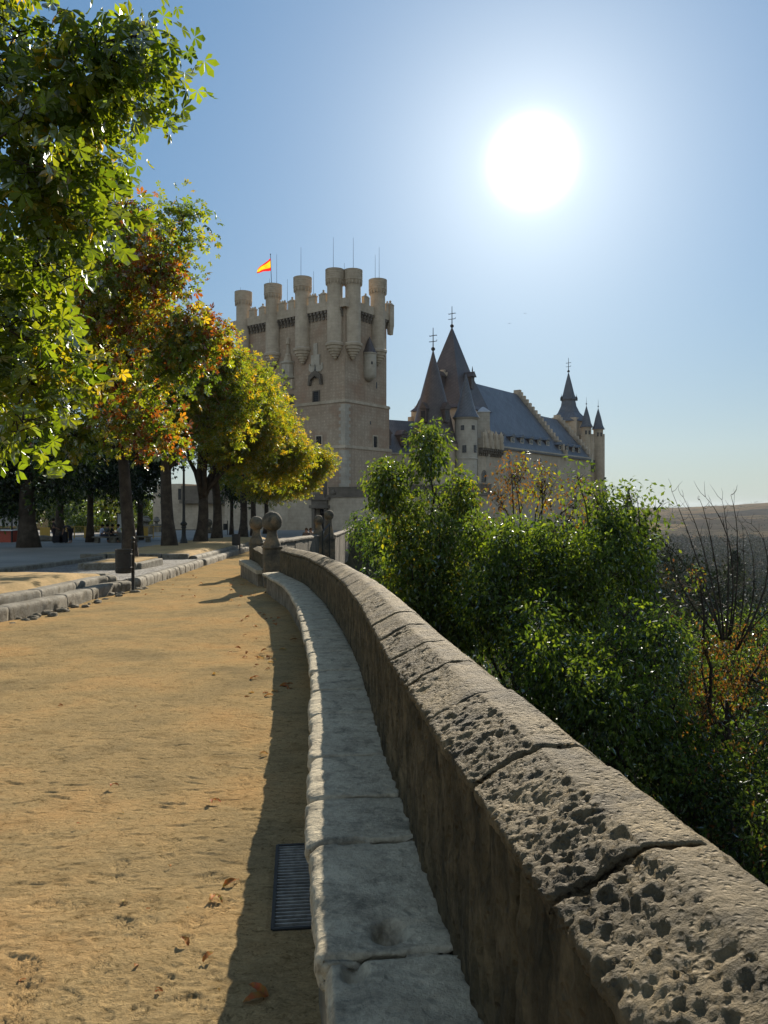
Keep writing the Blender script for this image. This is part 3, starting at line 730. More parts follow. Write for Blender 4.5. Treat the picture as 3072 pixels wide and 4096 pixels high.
b2 = copy_tree(b1); x, y = solve(239.6, 554, 0); b2.location = (x, y, gf(y)); b2['label'] = 'small distant black litter bin in front of the far kerb, left of the ball pillars'
b3 = copy_tree(b1); b3.location = at(227.5, 530, 78); b3['label'] = 'farthest tiny litter bin standing before the beige forecourt wall'; b3.location.z = gf(78)+.26

# ------------------------------------------------------------------ street lamp
lx, ly = at(183.8, 0, 46)[:2]; lz = gf(ly)+.42
lamp = thing('street_lamp', 'black cast-iron street lamp with a glass lantern between two tree trunks', 'street lamp', (lx, ly, lz))
mb = MB(); mb.lathe((lx, ly, lz), [(.30, 0), (.30, .10), (.22, .14), (.2, .32), (.16, .38), (.13, .6), (.12, 1.0), (.16, 1.06), (.12, 1.14), (.2, 1.22), (.2, 1.3), (.1, 1.4), (.085, 1.6), (.075, 3.0), (.06, 4.4), (.1, 4.46), (.06, 4.55), (.05, 4.75)], 16)
mb.build('column', M['iron'], lamp, smooth=True)
t = NT('lantern_glass'); M['lglass'] = t.finish((.7, .7, .66), .15, None, spec=.5, **{'Transmission Weight': .6})
mb = MB(); mb.lathe((lx, ly, lz+4.78), [(.12, 0), (.2, .48)], 4, .78)
lg = mb.build('lantern', M['lglass'], lamp)
mb = MB()
for k in range(4):
    a = .78+k*math.pi/2; mb.tube([(lx+.125*math.cos(a), ly+.125*math.sin(a), lz+4.76), (lx+.21*math.cos(a), ly+.21*math.sin(a), lz+5.28)], .012, 4)
mb.lathe((lx, ly, lz+5.27), [(.26, 0), (.24, .04), (.12, .16), (.1, .22), (.04, .26), (.03, .36), (.004, .42)], 4, .78)
mb.lathe((lx, ly, lz+4.72), [(.05, 0), (.13, .06)], 4, .78)
mb.build('lantern_frame', M['iron'], lamp)
# ------------------------------------------------------------------ the castle
U = np.array([.6, .8]); Vv = np.array([-.8, .6]); C0 = np.array([-5.34, 105.])
def on_face(px, py, o=C0, d=Vv):
    """pixel -> distance along a vertical face and its height"""
    k = (px-CX)/F; s = (k*o[1]-o[0])/(d[0]-k*d[1]); dep = o[1]+s*d[1]
    return float(s), float(EYE-(py-HY)*dep/F)
cr = lambda x, y: ((850+x/1.701)/4, (900+y/1.701)/4)          # castle close-up coordinates -> pixels
cq = lambda x, y: ((1450+x/1.508)/4, (1200+y/1.508)/4)
def P2(o, d, s, out, n): return (o[0]+d[0]*s+n[0]*out, o[1]+d[1]*s+n[1]*out)
NL = -U; NR = -Vv                                             # outward normals of the left face and the right face
keep = thing('castle_keep', 'tall sandstone castle keep crowned with round turrets and battlements', 'castle tower', (float(C0[0]), float(C0[1]), -3))
LW, RW = 21.8, 9.5
def kbox(mb, s0, s1, t0, t1, z0, z1):
    c = C0+Vv*(s0+s1)/2+U*(t0+t1)/2; mb.box((c[0], c[1], z0), ((s1-s0)/2, (t1-t0)/2, z1-z0), tuple(Vv))
mb = MB(); kbox(mb, 0, LW, 0, RW, 16.1, 29.2); kbox(mb, -.25, LW+.25, -.25, RW+.35, 9.8, 16.1); kbox(mb, -.45, LW+.45, -.45, RW+.6, -6, 9.8)
mb.build('wall', M['keep'], keep)
mb = MB()
for z, e in ((16.0, .36), (9.72, .56)):
    kbox(mb, -e, LW+e, -e, RW+e+.1, z, z+.28); kbox(mb, -e+.05, LW+e-.05, -e+.05, RW+e, z+.28, z+.42)
mb.build('string_course', M['castle'], keep)
# pale corner quoins
mb = MB()
for z0, z1, e in ((-5, 9.7, .50), (9.9, 16, .29)):
    z = z0; k = 0
    while z < z1-.4:
        w = 1.15 if k % 2 else .8; w2 = .8 if k % 2 else 1.15
        c = C0+Vv*(w/2-e)+U*(w2/2-e); mb.box((c[0], c[1], z), (w/2, w2/2, .44), tuple(Vv)); z += .45; k += 1
mb.build('corner_quoins', M['pale'], keep)
# battlemented parapet on corbels
mb = MB(); e = .55
kbox(mb, -e, LW+e, -e, -.15, 28.95, 30.1); kbox(mb, -e, .15-e+.3, -.15, RW+e, 28.95, 30.1); kbox(mb, LW+e-.4, LW+e, -.15, RW+e, 28.95, 30.1); kbox(mb, -e, LW+e, RW+e-.4, RW+e, 28.95, 30.1)
mb.build('parapet', M['castle'], keep)
def corbels(a, b, face):
    mb = MB()
    n = int((b-a)/.62)
    for k in range(n):
        q = a+(b-a)*(k+.5)/n
        for j in range(3):
            o_ = .18*(j+1); z = 27.75+j*.4
            if face == 'L': c = C0+Vv*q+NL*(o_/2)
            else: c = C0+U*q+NR*(o_/2)
            d = Vv if face == 'L' else U
            mb.box((c[0], c[1], z), (.17, o_/2+.02, .395), tuple(d))
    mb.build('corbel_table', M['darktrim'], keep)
ts_l = [1.81, 7.84, 13.65, 20.0]; ts_r = [2.0, 7.4]
for a, b in zip(ts_l[:-1], ts_l[1:]): corbels(a+1.0, b-1.0, 'L')
corbels(3.0, 6.4, 'R'); corbels(8.4, 9.8, 'R'); corbels(.0, .9, 'L')
def merlon(mb, s, t, fancy):
    c = C0+Vv*s+U*t; z = 30.1; u = tuple(Vv)
    mb.box((c[0], c[1], z), (.62, .25, 1.05), u); mb.box((c[0], c[1], z+1.05), (.70, .32, .12), u)
    if fancy:
        for k in (-.45, 0, .45): mb.box((c[0]+Vv[0]*k, c[1]+Vv[1]*k, z+1.17), (.12, .2, .38), u, .4)
    else: mb.box((c[0], c[1], z+1.17), (.6, .28, .28), u, .25); mb.ball((c[0], c[1], z+1.62), .16, 10, 6)
for a, b in zip(ts_l[:-1], ts_l[1:]):
    m1 = MB(); merlon(m1, a+(b-a)*.30, -e+.25, False); m1.build('merlon', M['castle'], keep)
    m1 = MB(); merlon(m1, a+(b-a)*.63, -e+.25, True); m1.build('merlon', M['castle'], keep)
for tq in (4.2, 9.3):
    m1 = MB(); c = C0+NR*(e-.25)+U*tq; m1.box((c[0], c[1], 30.1), (.6, .25, 1.05), tuple(U)); m1.box((c[0], c[1], 31.15), (.66, .3, .3), tuple(U), .3); m1.ball((c[0], c[1], 31.6), .15, 10, 6); m1.build('merlon', M['castle'], keep)
# slim parapet buttress at the far right corner
mb = MB(); c = C0+U*(RW+.35)+NR*.42; mb.box((c[0], c[1], 26.9), (.35, .25, 1.2), tuple(U), 1.3); mb.box((c[0], c[1], 28.1), (.48, .36, 3.1), tuple(U)); mb.box((c[0], c[1], 31.2), (.54, .42, .35), tuple(U), .4); mb.ball((c[0], c[1], 31.75), .18, 10, 6); mb.build('corner_merlon', M['castle'], keep)
# round turrets
def turret(c, ztop):
    mb = MB(); dz = ztop-34.2
    prof = [(.05, 21.9), (.28, 22.1), (.28, 22.3), (.48, 22.35), (.5, 22.6), (.68, 22.65), (.72, 22.95), (.9, 23.0), (.94, 23.3), (1.1, 23.35), (1.14, 23.7), (1.3, 23.78), (1.34, 24.1), (1.22, 24.2), (1.07, 24.3)]
    mb.lathe((c[0], c[1], 0), prof, 28); tu = mb.build('turret', M['castle'], keep, smooth=True)
    me0 = tu
    mb = MB(); mb.lathe((c[0], c[1], 0), [(1.07, 24.28), (1.07, 32.0+dz), (1.06, 32.6+dz)], 28); mb.build('shaft', M['pale'], tu, local=False) if False else None
    mb2 = MB(); mb2.lathe((c[0], c[1], 0), [(1.07, 24.29), (1.07, 32.4+dz)], 32)
    s = mb2.build('shaft', M['castle'], None, smooth=True); s.parent = tu; s.location = (0, 0, 0)
    mb3 = MB(); z0 = 32.75+dz; prof = [(1.1, 32.3+dz), (1.27, z0), (1.32, z0+.02)]
    for k in range(5):
        a = z0+.05+k*(1.42/5); prof += [(1.33, a), (1.29, a+.25), (1.325, a+.27)]
    prof += [(1.33, ztop-.06), (1.29, ztop), (1.1, ztop), (1.05, ztop-.1), (.01, ztop-.08)]
    mb3.lathe((c[0], c[1], 0), prof, 28); s = mb3.build('crown', M['castle'], None, smooth=True); s.parent = tu
    mb4 = MB()
    for k in range(16):
        a = 2*math.pi*k/16; mb4.lathe((c[0]+1.2*math.cos(a), c[1]+1.2*math.sin(a), 0), [(.03, 32.08+dz), (.09, 32.25+dz), (.11, 32.8+dz)], 6)
    s = mb4.build('arcade_corbels', M['castle'], None); s.parent = tu
    return tu
tl = []
ts_l = [on_face(p_, 300, C0+NL*.35, Vv)[0] for p_ in (334.9, 302.6, 273., 243.4)]
for s in ts_l: c = C0+Vv*s+NL*.35; turret(c, 34.2); tl.append(c)
trr = []
ts_r = [on_face(p_, 300, C0+NR*.35, U)[0] for p_ in (353.0, 377.8)]
for q in ts_r: c = C0+U*q+NR*.35; turret(c, 34.2); trr.append(c)
# windows, slits
def quad_part(name, o, d, n, x0, x1, z0, z1, depth, mat, parent, frame=None, grille=False, arch=False):
    mb = MB(); w = (x1-x0)/2; cx_ = (x0+x1)/2; c = P2(o, d, cx_, depth/2-.02, n)
    if arch:
        pr = [(-w, 0), (w, 0)]+[(w*math.cos(a), (z1-z0)-w+w*math.sin(a)) for a in np.linspace(0, math.pi, 9)]
        o0 = P2(o, d, cx_, -.02, n); mb.prism(pr, (o0[0], o0[1], z0), tuple(d), (n[0]*depth, n[1]*depth))
    else: mb.box((c[0], c[1], z0), (w, depth/2, z1-z0), tuple(d))
    ob = mb.build(name, mat, parent)
    if frame:
        mf = MB(); fw = .16
        for a, b, zz0, zz1 in ((x0-fw, x0, z0-fw, z1+fw), (x1, x1+fw, z0-fw, z1+fw), (x0, x1, z1, z1+fw), (x0, x1, z0-fw, z0)):
            c = P2(o, d, (a+b)/2, .07, n); mf.box((c[0], c[1], zz0), ((b-a)/2, .09, zz1-zz0), tuple(d))
        f = mf.build('frame', frame, None); f.parent = ob
    if grille:
        mg = MB()
        for k in range(1, 4):
            q = x0+(x1-x0)*k/4; c = P2(o, d, q, depth+.04, n); mg.box((c[0], c[1], z0), (.025, .02, z1-z0), tuple(d))
        for k in range(1, 6):
            z = z0+(z1-z0)*k/6; c = P2(o, d, cx_, depth+.07, n); mg.box((c[0], c[1], z-.02), (w, .01, .04), tuple(d))
        f = mg.build('grille', M['iron'], None); f.parent = ob
    return ob
def kwin(x0, x1, y0, y1, face, e=0., **kw):
    d, n = (Vv, NL) if face == 'L' else (U, NR); o = C0+n*e
    a = on_face(*cr(x0, y1), o, d); b = on_face(*cr(x1, y0), o, d)
    return quad_part('window', o, d, n, min(a[0], b[0]), max(a[0], b[0]), min(a[1], b[1]), max(a[1], b[1]), .04, M['glass'], keep, **kw)
kwin(510, 546, 1158, 1238, 'L', frame=M['darktrim'], grille=True); kwin(689, 726, 1132, 1216, 'L', frame=M['darktrim'], grille=True)
kwin(708, 746, 1436, 1496, 'L', .45-.2, frame=M['castle'], grille=True); kwin(1091, 1117, 1440, 1512, 'R', .25, frame=M['castle'], grille=True)
kwin(1064, 1073, 795, 828, 'R', arch=True, frame=M['pale']); kwin(1113, 1119, 1070, 1112, 'R'); kwin(1072, 1078, 1335, 1357, 'R', .25)
kwin(1062, 1070, 632, 644, 'R')
# bartizan with slate cone
bs, bz = on_face(*cr(1055, 1030), C0, U); c = C0+U*bs+NR*.35
mb = MB(); mb.lathe((c[0], c[1], 0), [(.2, bz-.75), (.75, bz-.35), (.98, bz), (.98, bz+3.0), (1.08, bz+3.1), (1.08, bz+3.25), (.9, bz+3.25)], 20); bt = mb.build('bartizan', M['pale'], keep, smooth=True)
mb = MB(); mb.lathe((c[0], c[1], 0), [(1.12, bz+3.24), (.85, bz+3.6), (.5, bz+4.5), (.2, bz+5.2), (.01, bz+5.6)], 20); s = mb.build('cone_roof', M['slatew'], None, smooth=True); s.parent = bt
mb = MB()
for a in (-1.2,): mb.box((c[0]+.97*math.cos(a), c[1]+.97*math.sin(a), bz+1.5), (.05, .11, .4), (math.cos(a), math.sin(a)))
s = mb.build('loophole', M['glass'], None); s.parent = bt
# carved oriels on the left face
def oriel(px, ytop, ymid, ybot, rad, name='oriel'):
    s, z0 = on_face(*cr(px, ybot), C0, Vv); _, z1 = on_face(*cr(px, ymid), C0, Vv); _, z2 = on_face(*cr(px, ytop), C0, Vv); c = C0+Vv*s+NL*.15
    mb = MB(); mb.lathe((c[0], c[1], 0), [(.12, z0-.9), (.4, z0-.6), (rad*.6, z0-.3), (rad*1.15, z0), (rad*1.15, z0+.2), (rad, z0+.25), (rad, z1-.4), (rad*1.2, z1-.2), (rad*1.2, z1), (rad*.8, z1+.1)], 10)
    ob = mb.build(name, M['pale'], keep)
    mb = MB(); mb.lathe((c[0], c[1], 0), [(rad*.8, z1), (rad*.55, z1+.8), (rad*.6, z1+1.0), (rad*.35, z1+1.2), (.22, z2-1.1), (.34, z2-1.0), (.28, z2-.2), (.02, z2)], 8); s2 = mb.build('canopy', M['castle'], None); s2.parent = ob
    mb = MB(); c2 = C0+Vv*(s-.1)+NL*(.15+rad); mb.box((c2[0], c2[1], (z0+z1)/2-.6), (.13, .05, .5), tuple(Vv)); s2 = mb.build('loophole', M['glass'], None); s2.parent = ob
    mb = MB(); c2 = C0+Vv*s+NL*.3; mb.prism([(-1.1, -1.6), (-.8, -1.6), (-.7, -1), (0, -.6), (.7, -1), (.8, -1.6), (1.1, -1.6), (1.1, -.2), (-1.1, -.2)], (c2[0]-NL[0]*.29, c2[1]-NL[1]*.29, z0), tuple(Vv), tuple(NL*.45)); s2 = mb.build('carved_arch', M['castle'], None); s2.parent = ob
oriel(519, 765, 935, 1045, .95)
# shield carving with canopy on the second window axis
s, z = on_face(*cr(705, 1000), C0, Vv); mb = MB(); c = C0+Vv*s
for a, b, z0, z1, q in ((-1.0, 1.0, 0, .9, .14), (-.8, .8, .9, 2.4, .2), (-.35, .35, 2.4, 4.0, .16), (-1.3, -1.0, .2, 1.2, .1), (1.0, 1.3, .2, 1.2, .1)):
    cc = C0+Vv*(s+(a+b)/2)+NL*q/2; mb.box((cc[0], cc[1], z+z0), ((b-a)/2, q/2+.01, z1-z0), tuple(Vv))
mb.build('carved_niche', M['pale'], keep)
mb = MB(); cc = C0+Vv*s+NL*.24; mb.lathe((cc[0], cc[1], 0), [(.1, z-.9), (.2, z-.6), (.08, z+.2), (.02, z+1.1)], 6); mb.build('loophole', M['glass'], keep)
s, z = on_face(*cr(707, 1090), C0, Vv); mb = MB(); o0 = C0+Vv*s
mb.prism([(-1.25, 0), (-.95, 0), (-.85, .7), (0, 1.3), (.85, .7), (.95, 0), (1.25, 0), (1.1, 1.4), (0, 2.0), (-1.1, 1.4)], (o0[0]-NL[0]*.02, o0[1]-NL[1]*.02, z), tuple(Vv), tuple(NL*.5)); mb.build('carved_arch', M['darktrim'], keep)
# lightning rods
def rod(px, y0, y1, d, parent, r=.035):
    x, y, z0 = at(px, y0, d); z1 = at(px, y1, d)[2]; mb = MB(); mb.tube([(x, y, z0), (x, y, z1)], [r, r*.5], 5); return mb.build('lightning_rod', M['iron'], parent)
for (a, y0, y1, d) in ((822, 300, 85, 106.5), (958, 300, 85, 107), (602, 362, 152, 110.5), (437, 412, 195, 114), (1134, 362, 150, 111), (190, 465, 425, 118), (897, 330, 258, 114), (1107, 362, 202, 113), (688, 470, 315, 116), (510, 545, 368, 119), (388, 412, 365, 116)):
    px, p1 = cr(a, y0); _, p2 = cr(a, y1); rod(px, p1+(6 if y0 < 480 else 8), p2, d, keep)
# flag and its pole
x, y, z0 = at(cr(402, 0)[0], cr(0, 418)[1], 113.4); x1, _, z1 = at(cr(394, 0)[0], cr(0, 203)[1], 113.4)
mb = MB(); mb.tube([(x, y, z0), (x1, y, z1)], [.05, .04], 6); mb.lathe((x1, y, z1), [(.02, 0), (.08, .06), (.08, .12), (.01, .2)], 8)
o = mb.build('flagpole', M['iron']); tag(recentre(o), 'thin flagpole on the second turret carrying the red and yellow flag', 'flagpole')
nu, nv = 26, 14; Vf = []; cc = []
pole = lambda f: (x1+(x-x1)*f, z1+(z0-z1)*f)
for i in range(nu):
    for j in range(nv):
        a = i/(nu-1); b = j/(nv-1)          # a away from the pole, b from top to bottom
        px0, pz0 = pole(.10+.40*b)
        tipx, tipz = at(cr(300, 0)[0], cr(0, 325)[1], 113.4)[0], at(0, cr(0, 325)[1], 113.4)[2]
        topx, topz = px0, pz0
        ex = tipx+.15*(1-b)*.6; ez = tipz+(.55-b*.55)
        X_ = topx+(ex-topx)*a; Z_ = topz+(ez-topz)*(a**.95)+.10*math.sin(a*9+b*2)*a*(1-b*.4)
        Vf.append((X_, y+.28*math.sin(a*8+b*1.5)*a**.6, Z_))
        cc.append((.60, .02, .02) if (b < .22 or b > .74) else (.85, .52, .02))
t = NT('flag_cloth'); cn = t.n('ShaderNodeAttribute', attribute_name='col').outputs['Color']
d_ = t.n('ShaderNodeBsdfDiffuse', {'Color': cn}).outputs[0]; tr_ = t.n('ShaderNodeBsdfTranslucent', {'Color': cn}).outputs[0]
t.t.links.new(t.n('ShaderNodeMixShader', {0: .6, 1: d_, 2: tr_}).outputs[0], t.out.inputs[0])
o = link('flag', np_mesh('flag', Vf, grid_faces(nu, nv), t.mat, True, cc)); tag(o, 'small red and yellow striped flag blowing left above the castle keep', 'flag')
me = o.data; Vn = np.array(Vf); cen = Vn.mean(0); me.vertices.foreach_set('co', (Vn-cen).astype(np.float32).ravel()); o.location = tuple(map(float, cen)); me.update()

# ---- forecourt gate wall
G0 = np.array([.6, 95.0]); gw = thing('forecourt_wall', 'plain beige forecourt wall with a dark balustrade and a crested gateway below the keep', 'wall', (float(G0[0]), float(G0[1]), -1.6))
def gbox(mb, s0, s1, e0, e1, z0, z1):
    c = G0+Vv*(s0+s1)/2+U*(e0+e1)/2; mb.box((c[0], c[1], z0), ((s1-s0)/2, (e1-e0)/2, z1-z0), tuple(Vv))
gs0, gzb = on_face(*cr(768, 2060), G0, Vv); gs1, _ = on_face(*cr(703, 2060), G0, Vv); _, gzt = on_face(*cr(735, 1932), G0, Vv)
mb = MB(); gbox(mb, -14, gs0, 0, 1, -6, 2.95); gbox(mb, gs1, 30, 0, 1, -6, 2.95); gbox(mb, gs0, gs1, 0, 1, gzt, 2.95); mb.build('wall', M['castle'], gw)
mb = MB(); gbox(mb, -14, 30, -.12, 1.1, 2.95, 3.25); mb.build('ledge', M['darktrim'], gw)
mb = MB(); gbox(mb, -14, gs0-.5, .15, .6, 3.25, 4.15); gbox(mb, -14, gs0-.4, .08, .68, 4.15, 4.3)
for k in range(9): gbox(mb, -13+k*1.55, -12.5+k*1.55, .05, .7, 3.25, 4.36)
mb.build('balustrade', M['darktrim'], gw)
mb = MB(); gbox(mb, gs1, gs1+.5, -.3, .1, -3, gzt+.1); gbox(mb, gs0-.5, gs0, -.3, .1, -3, gzt+.1); gbox(mb, gs0-.8, gs1+.8, -.5, .1, gzt+.1, gzt+.5); gbox(mb, gs0-.5, gs1+.5, -.35, .05, gzt+.5, gzt+1.2); gbox(mb, gs0-.9, gs1+.9, -.6, .1, gzt+1.2, gzt+1.5)
mb.build('gate_surround', M['darktrim'], gw)
mb = MB(); gm = (gs0+gs1)/2; gbox(mb, gm-.95, gm+.95, -.4, .2, gzt+1.5, gzt+3.6); gbox(mb, gm-.7, gm+.7, -.48, .1, gzt+1.9, gzt+3.2); c = G0+Vv*gm; mb.lathe((c[0], c[1], gzt+3.6), [(1.0, 0), (.95, .15), (.6, .4), (.3, .5), (.32, .75), (.05, .9)], 12, 0, .4)
for k in (-2.2, 2.2): c = G0+Vv*(gm+k); mb.lathe((c[0], c[1], gzt+1.5), [(.25, 0), (.2, .3), (.3, .5), (.3, .8), (.02, 1.1)], 10)
mb.build('crest', M['darktrim'], gw)
mb = MB(); gbox(mb, gs0, gs1, .9, .98, -3, gzt); mb.build('gate_door', M['glass'], gw)
# left block of the wall, warmer
gw2 = thing('gatehouse_block', 'tall plain sandy wall block behind the row trees at the left', 'building', (-36, 118, -1.7))
def bx_px(mb, x0, x1, y0, y1, d0, d1, th=3):
    a = at(x0, y1, d0); b = at(x1, y1, d1); L = math.hypot(b[0]-a[0], b[1]-a[1]); u = ((b[0]-a[0])/L, (b[1]-a[1])/L)
    z1 = EYE-(y0-HY)*d0/F; nx, ny = -u[1], u[0]
    mb.box(((a[0]+b[0])/2+nx*th/2, (a[1]+b[1])/2+ny*th/2, -5), (L/2, th/2, z1+5), u); return u
mb = MB(); bx_px(mb, 153, 181, 484, 0, 119, 117.5, 6); mb.build('wall', M['castle'], gw2)
mb = MB(); a = at(178, 490, 117.4); mb.box((a[0]+.25, a[1], a[2]-1.5), (.22, .05, 1.7)); mb.build('window', M['glass'], gw2)
gw3 = thing('garden_wall', 'long sandy garden wall running left from the gateway behind the tree trunks', 'wall', (-25, 116, -1.7))
mb = MB(); bx_px(mb, 180.8, 262, 503.5, 0, 117.3, 113, .8); mb.build('wall', M['castle'], gw3)
mb = MB(); a = at(181.4, 503.5, 116.9); b = at(262, 503.5, 112.7); L = math.hypot(b[0]-a[0], b[1]-a[1]); u = ((b[0]-a[0])/L, (b[1]-a[1])/L)
mb.box(((a[0]+b[0])/2, (a[1]+b[1])/2, a[2]), (L/2, .6, .5), u); mb.box(((a[0]+b[0])/2, (a[1]+b[1])/2+.9, a[2]+.5), (L/2, .5, 2.2), u); mb.build('ledge', M['darktrim'], gw3)

# ---- palace hall
P1 = np.array([18.9, 125.]); he = 10.1+EYE
hall = thing('castle_palace', 'long castle palace hall with blue slate roofs, stepped gables and a row of dormers', 'castle building', (float(P1[0]), float(P1[1]), -10))
mb = MB()
def hbox(mb, t0, t1, w0, w1, z0, z1, taper=1.):
    c = P1+U*(t0+t1)/2+Vv*(w0+w1)/2; mb.box((c[0], c[1], z0), ((t1-t0)/2, (w1-w0)/2, z1-z0), tuple(U), taper)
hbox(mb, -7.2, 25.5, 0, 19.8, -30, he); mb.build('wall', M['castle'], hall)
mb = MB(); hbox(mb, 25.5, 38.2, .05, 14.4, -30, he-.1); mb.build('wall', M['castle'], hall)
def gable_roof(t0, t1, w, rise, zb, name='roof', mat='slate', over=.35):
    mb = MB(); o_ = P1+U*t0-Vv*over; sl = rise/w; z = zb-over*sl
    mb.prism([(0, z), (w+over, zb+rise), (2*w+2*over, z), (2*w+2*over, z-.25), (w+over, zb+rise-.25), (0, z-.25)], (o_[0], o_[1], 0), tuple(Vv), tuple(U*(t1-t0))); return mb.build(name, M[mat], hall)
gable_roof(-2.0, 25.2, 9.9, 12.1, he); gable_roof(25.8, 37.8, 7.2, 8.2, he-.1)
def stepped(t, w, rise, zb, n, parent=hall):
    mb = MB()
    for k in range(n):
        h0 = zb+rise*k/n; ww = w*(1-k/n)+.1
        for sgn in (1,):
            c = P1+U*t+Vv*(w); mb.box((c[0], c[1], h0-.6 if k else h0-1.), (.34, ww+.35, rise/n+1.1), tuple(U))
    c = P1+U*t+Vv*w; mb.box((c[0], c[1], zb+rise), (.4, .65, 1.0), tuple(U)); return mb.build('stepped_gable', M['castle'], parent)
stepped(25.5, 9.9, 12.1, he-.2, 16); stepped(38.1, 7.2, 8.2, he-.2, 12); stepped(-2.0, 9.9, 12.1, he-.2, 14)
mb = MB(); hbox(mb, -7.3, 38.3, -.42, .05, he-.45, he-.2); mb.build('eaves_cornice', M['pale'], hall)
# dormers
def dormer(px, yb_, yt, w=.75):
    # front face stands on the roof slope just inside the eaves
    best = None
    for wv in np.linspace(.2, 4, 60):
        o_ = P1+Vv*wv; s, z = on_face(px, yb_, o_, U); zr = he+wv*12.1/9.9
        if best is None or abs(z-zr) < best[0]: best = (abs(z-zr), s, wv, zr)
    _, s, wv, zr = best; _, zt = on_face(px, yt, P1+Vv*wv, U); h = max(1.1, zt-zr)
    rt = thing('x', None, None, (0, 0, 0)); bpy.data.objects.remove(rt)
    mb = MB(); c = P1+U*s+Vv*(wv+1.1); mb.box((c[0], c[1], zr-.3), (w, 1.1, h+.1), tuple(U)); d = mb.build('dormer', M['slatew'], hall)
    mb = MB(); o_ = P1+U*(s-w-.3)+Vv*(wv-.3); mb.prism([(0, 0), (w+.3, .55), (2*w+.6, 0)], (o_[0], o_[1], zr+h-.2), tuple(U), tuple(Vv*2.8)); r_ = mb.build('dormer_roof', M['slate'], None); r_.parent = d
    mb = MB(); c = P1+U*s+Vv*(wv-.03); mb.box((c[0], c[1], zr-.1), (w*.85, .05, h*.85), tuple(U)); f = mb.build('frame', M['pale'], None); f.parent = d
    mb = MB(); c = P1+U*(s+.0)+Vv*(wv-.08); mb.box((c[0], c[1], zr+.08), (w*.6, .03, h*.58), tuple(U)); f = mb.build('pane', M['glass'], None); f.parent = d
for x in (840, 904, 961, 1016, 1066, 1117): dormer(*cq(x, 850+(x-840)*.10)[:2], cq(x, 812+(x-840)*.13)[1])
for x in (1190, 1234, 1271, 1306): dormer(*cq(x, 902+(x-1190)*.14)[:2], cq(x, 874+(x-1190)*.14)[1], .6)
def hwin(x0, x1, y0, y1, arch=True, frame='pale'):
    a = on_face(*cq(x0, y1), P1, U); b = on_face(*cq(x1, y0), P1, U)
    w = quad_part('window', P1, U, NR, a[0], b[0], a[1], b[1], .06, M['glass'], hall, arch=arch)
    mf = MB(); ww = (b[0]-a[0])/2; h = b[1]-a[1]
    pr = [(ww+.3, -.2), (ww+.3, h-ww*.6)]+[((ww+.3)*math.cos(q), h-ww+(ww+.3)*math.sin(q)) for q in np.linspace(.3, math.pi-.3, 7)]+[(-ww-.3, h-ww*.6), (-ww-.3, -.2)]
    o0 = P1+U*((a[0]+b[0])/2); mf.prism(pr, (o0[0], o0[1], a[1]), tuple(U), tuple(NR*.03)); f = mf.build('frame', M[frame], None); f.parent = w
for q in ((880, 891, 934, 990), (977, 987, 944, 988), (1068, 1078, 955, 1004), (1166, 1174, 1018, 1048), (723, 744, 1037, 1093)): hwin(*q, frame='pale' if q[0] != 723 else 'darktrim')
# crenellated projecting parapet on corbels near the slim turret
mb = MB(); hbox(mb, -7.2, -1.6, -.9, .1, he-.9, he+.55); hbox(mb, -1.6, .4, -.5, .1, he-.9, he+.1)
for k in range(7): hbox(mb, -7.1+k*.85, -6.65+k*.85, -.88, -.5, he+.55, he+1.5)
for k in range(4): 
    c = P1+U*(-6.5+k*1.7)-Vv*.9; mb.lathe((c[0], c[1], he-.8), [(.3, 0), (.38, .3), (.38, 1.9), (.2, 2.4), (.02, 2.8)], 10)
mb.build('machicolated_parapet', M['castle'], hall)
mb = MB()
for k in range(12):
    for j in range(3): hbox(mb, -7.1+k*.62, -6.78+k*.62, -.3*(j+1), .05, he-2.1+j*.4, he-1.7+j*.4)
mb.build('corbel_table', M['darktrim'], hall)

# ---- towers with slate spires
def finial(mb, x, y, z, s=1.):
    mb.lathe((x, y, z-.4*s), [(.12*s, 0), (.10*s, .5*s)], 8); mb.ball((x, y, z+.75*s), .62*s*.72, 16, 10); mb.tube([(x, y, z+1.1*s), (x, y, z+5.4*s)], [.13*s, .07*s], 5)
    mb.tube([(x-.75*s, y+.3*s, z+3.6*s), (x+.75*s, y-.3*s, z+3.75*s)], .09*s, 5)
    mb.tube([(x-.9*s, y, z+2.3*s), (x-.2*s, y, z+2.35*s), (x+.8*s, y, z+2.5*s), (x+.8*s, y, z+2.8*s)], .08*s, 5)
    for sg in (-1, 1): mb.ball((x+sg*.75*s, y-sg*.3*s, z+3.68*s), .1*s, 8, 5)
def local_part(mb, name, mat, parent, smooth=False): return mb.build(name, M[mat], parent, smooth=smooth)
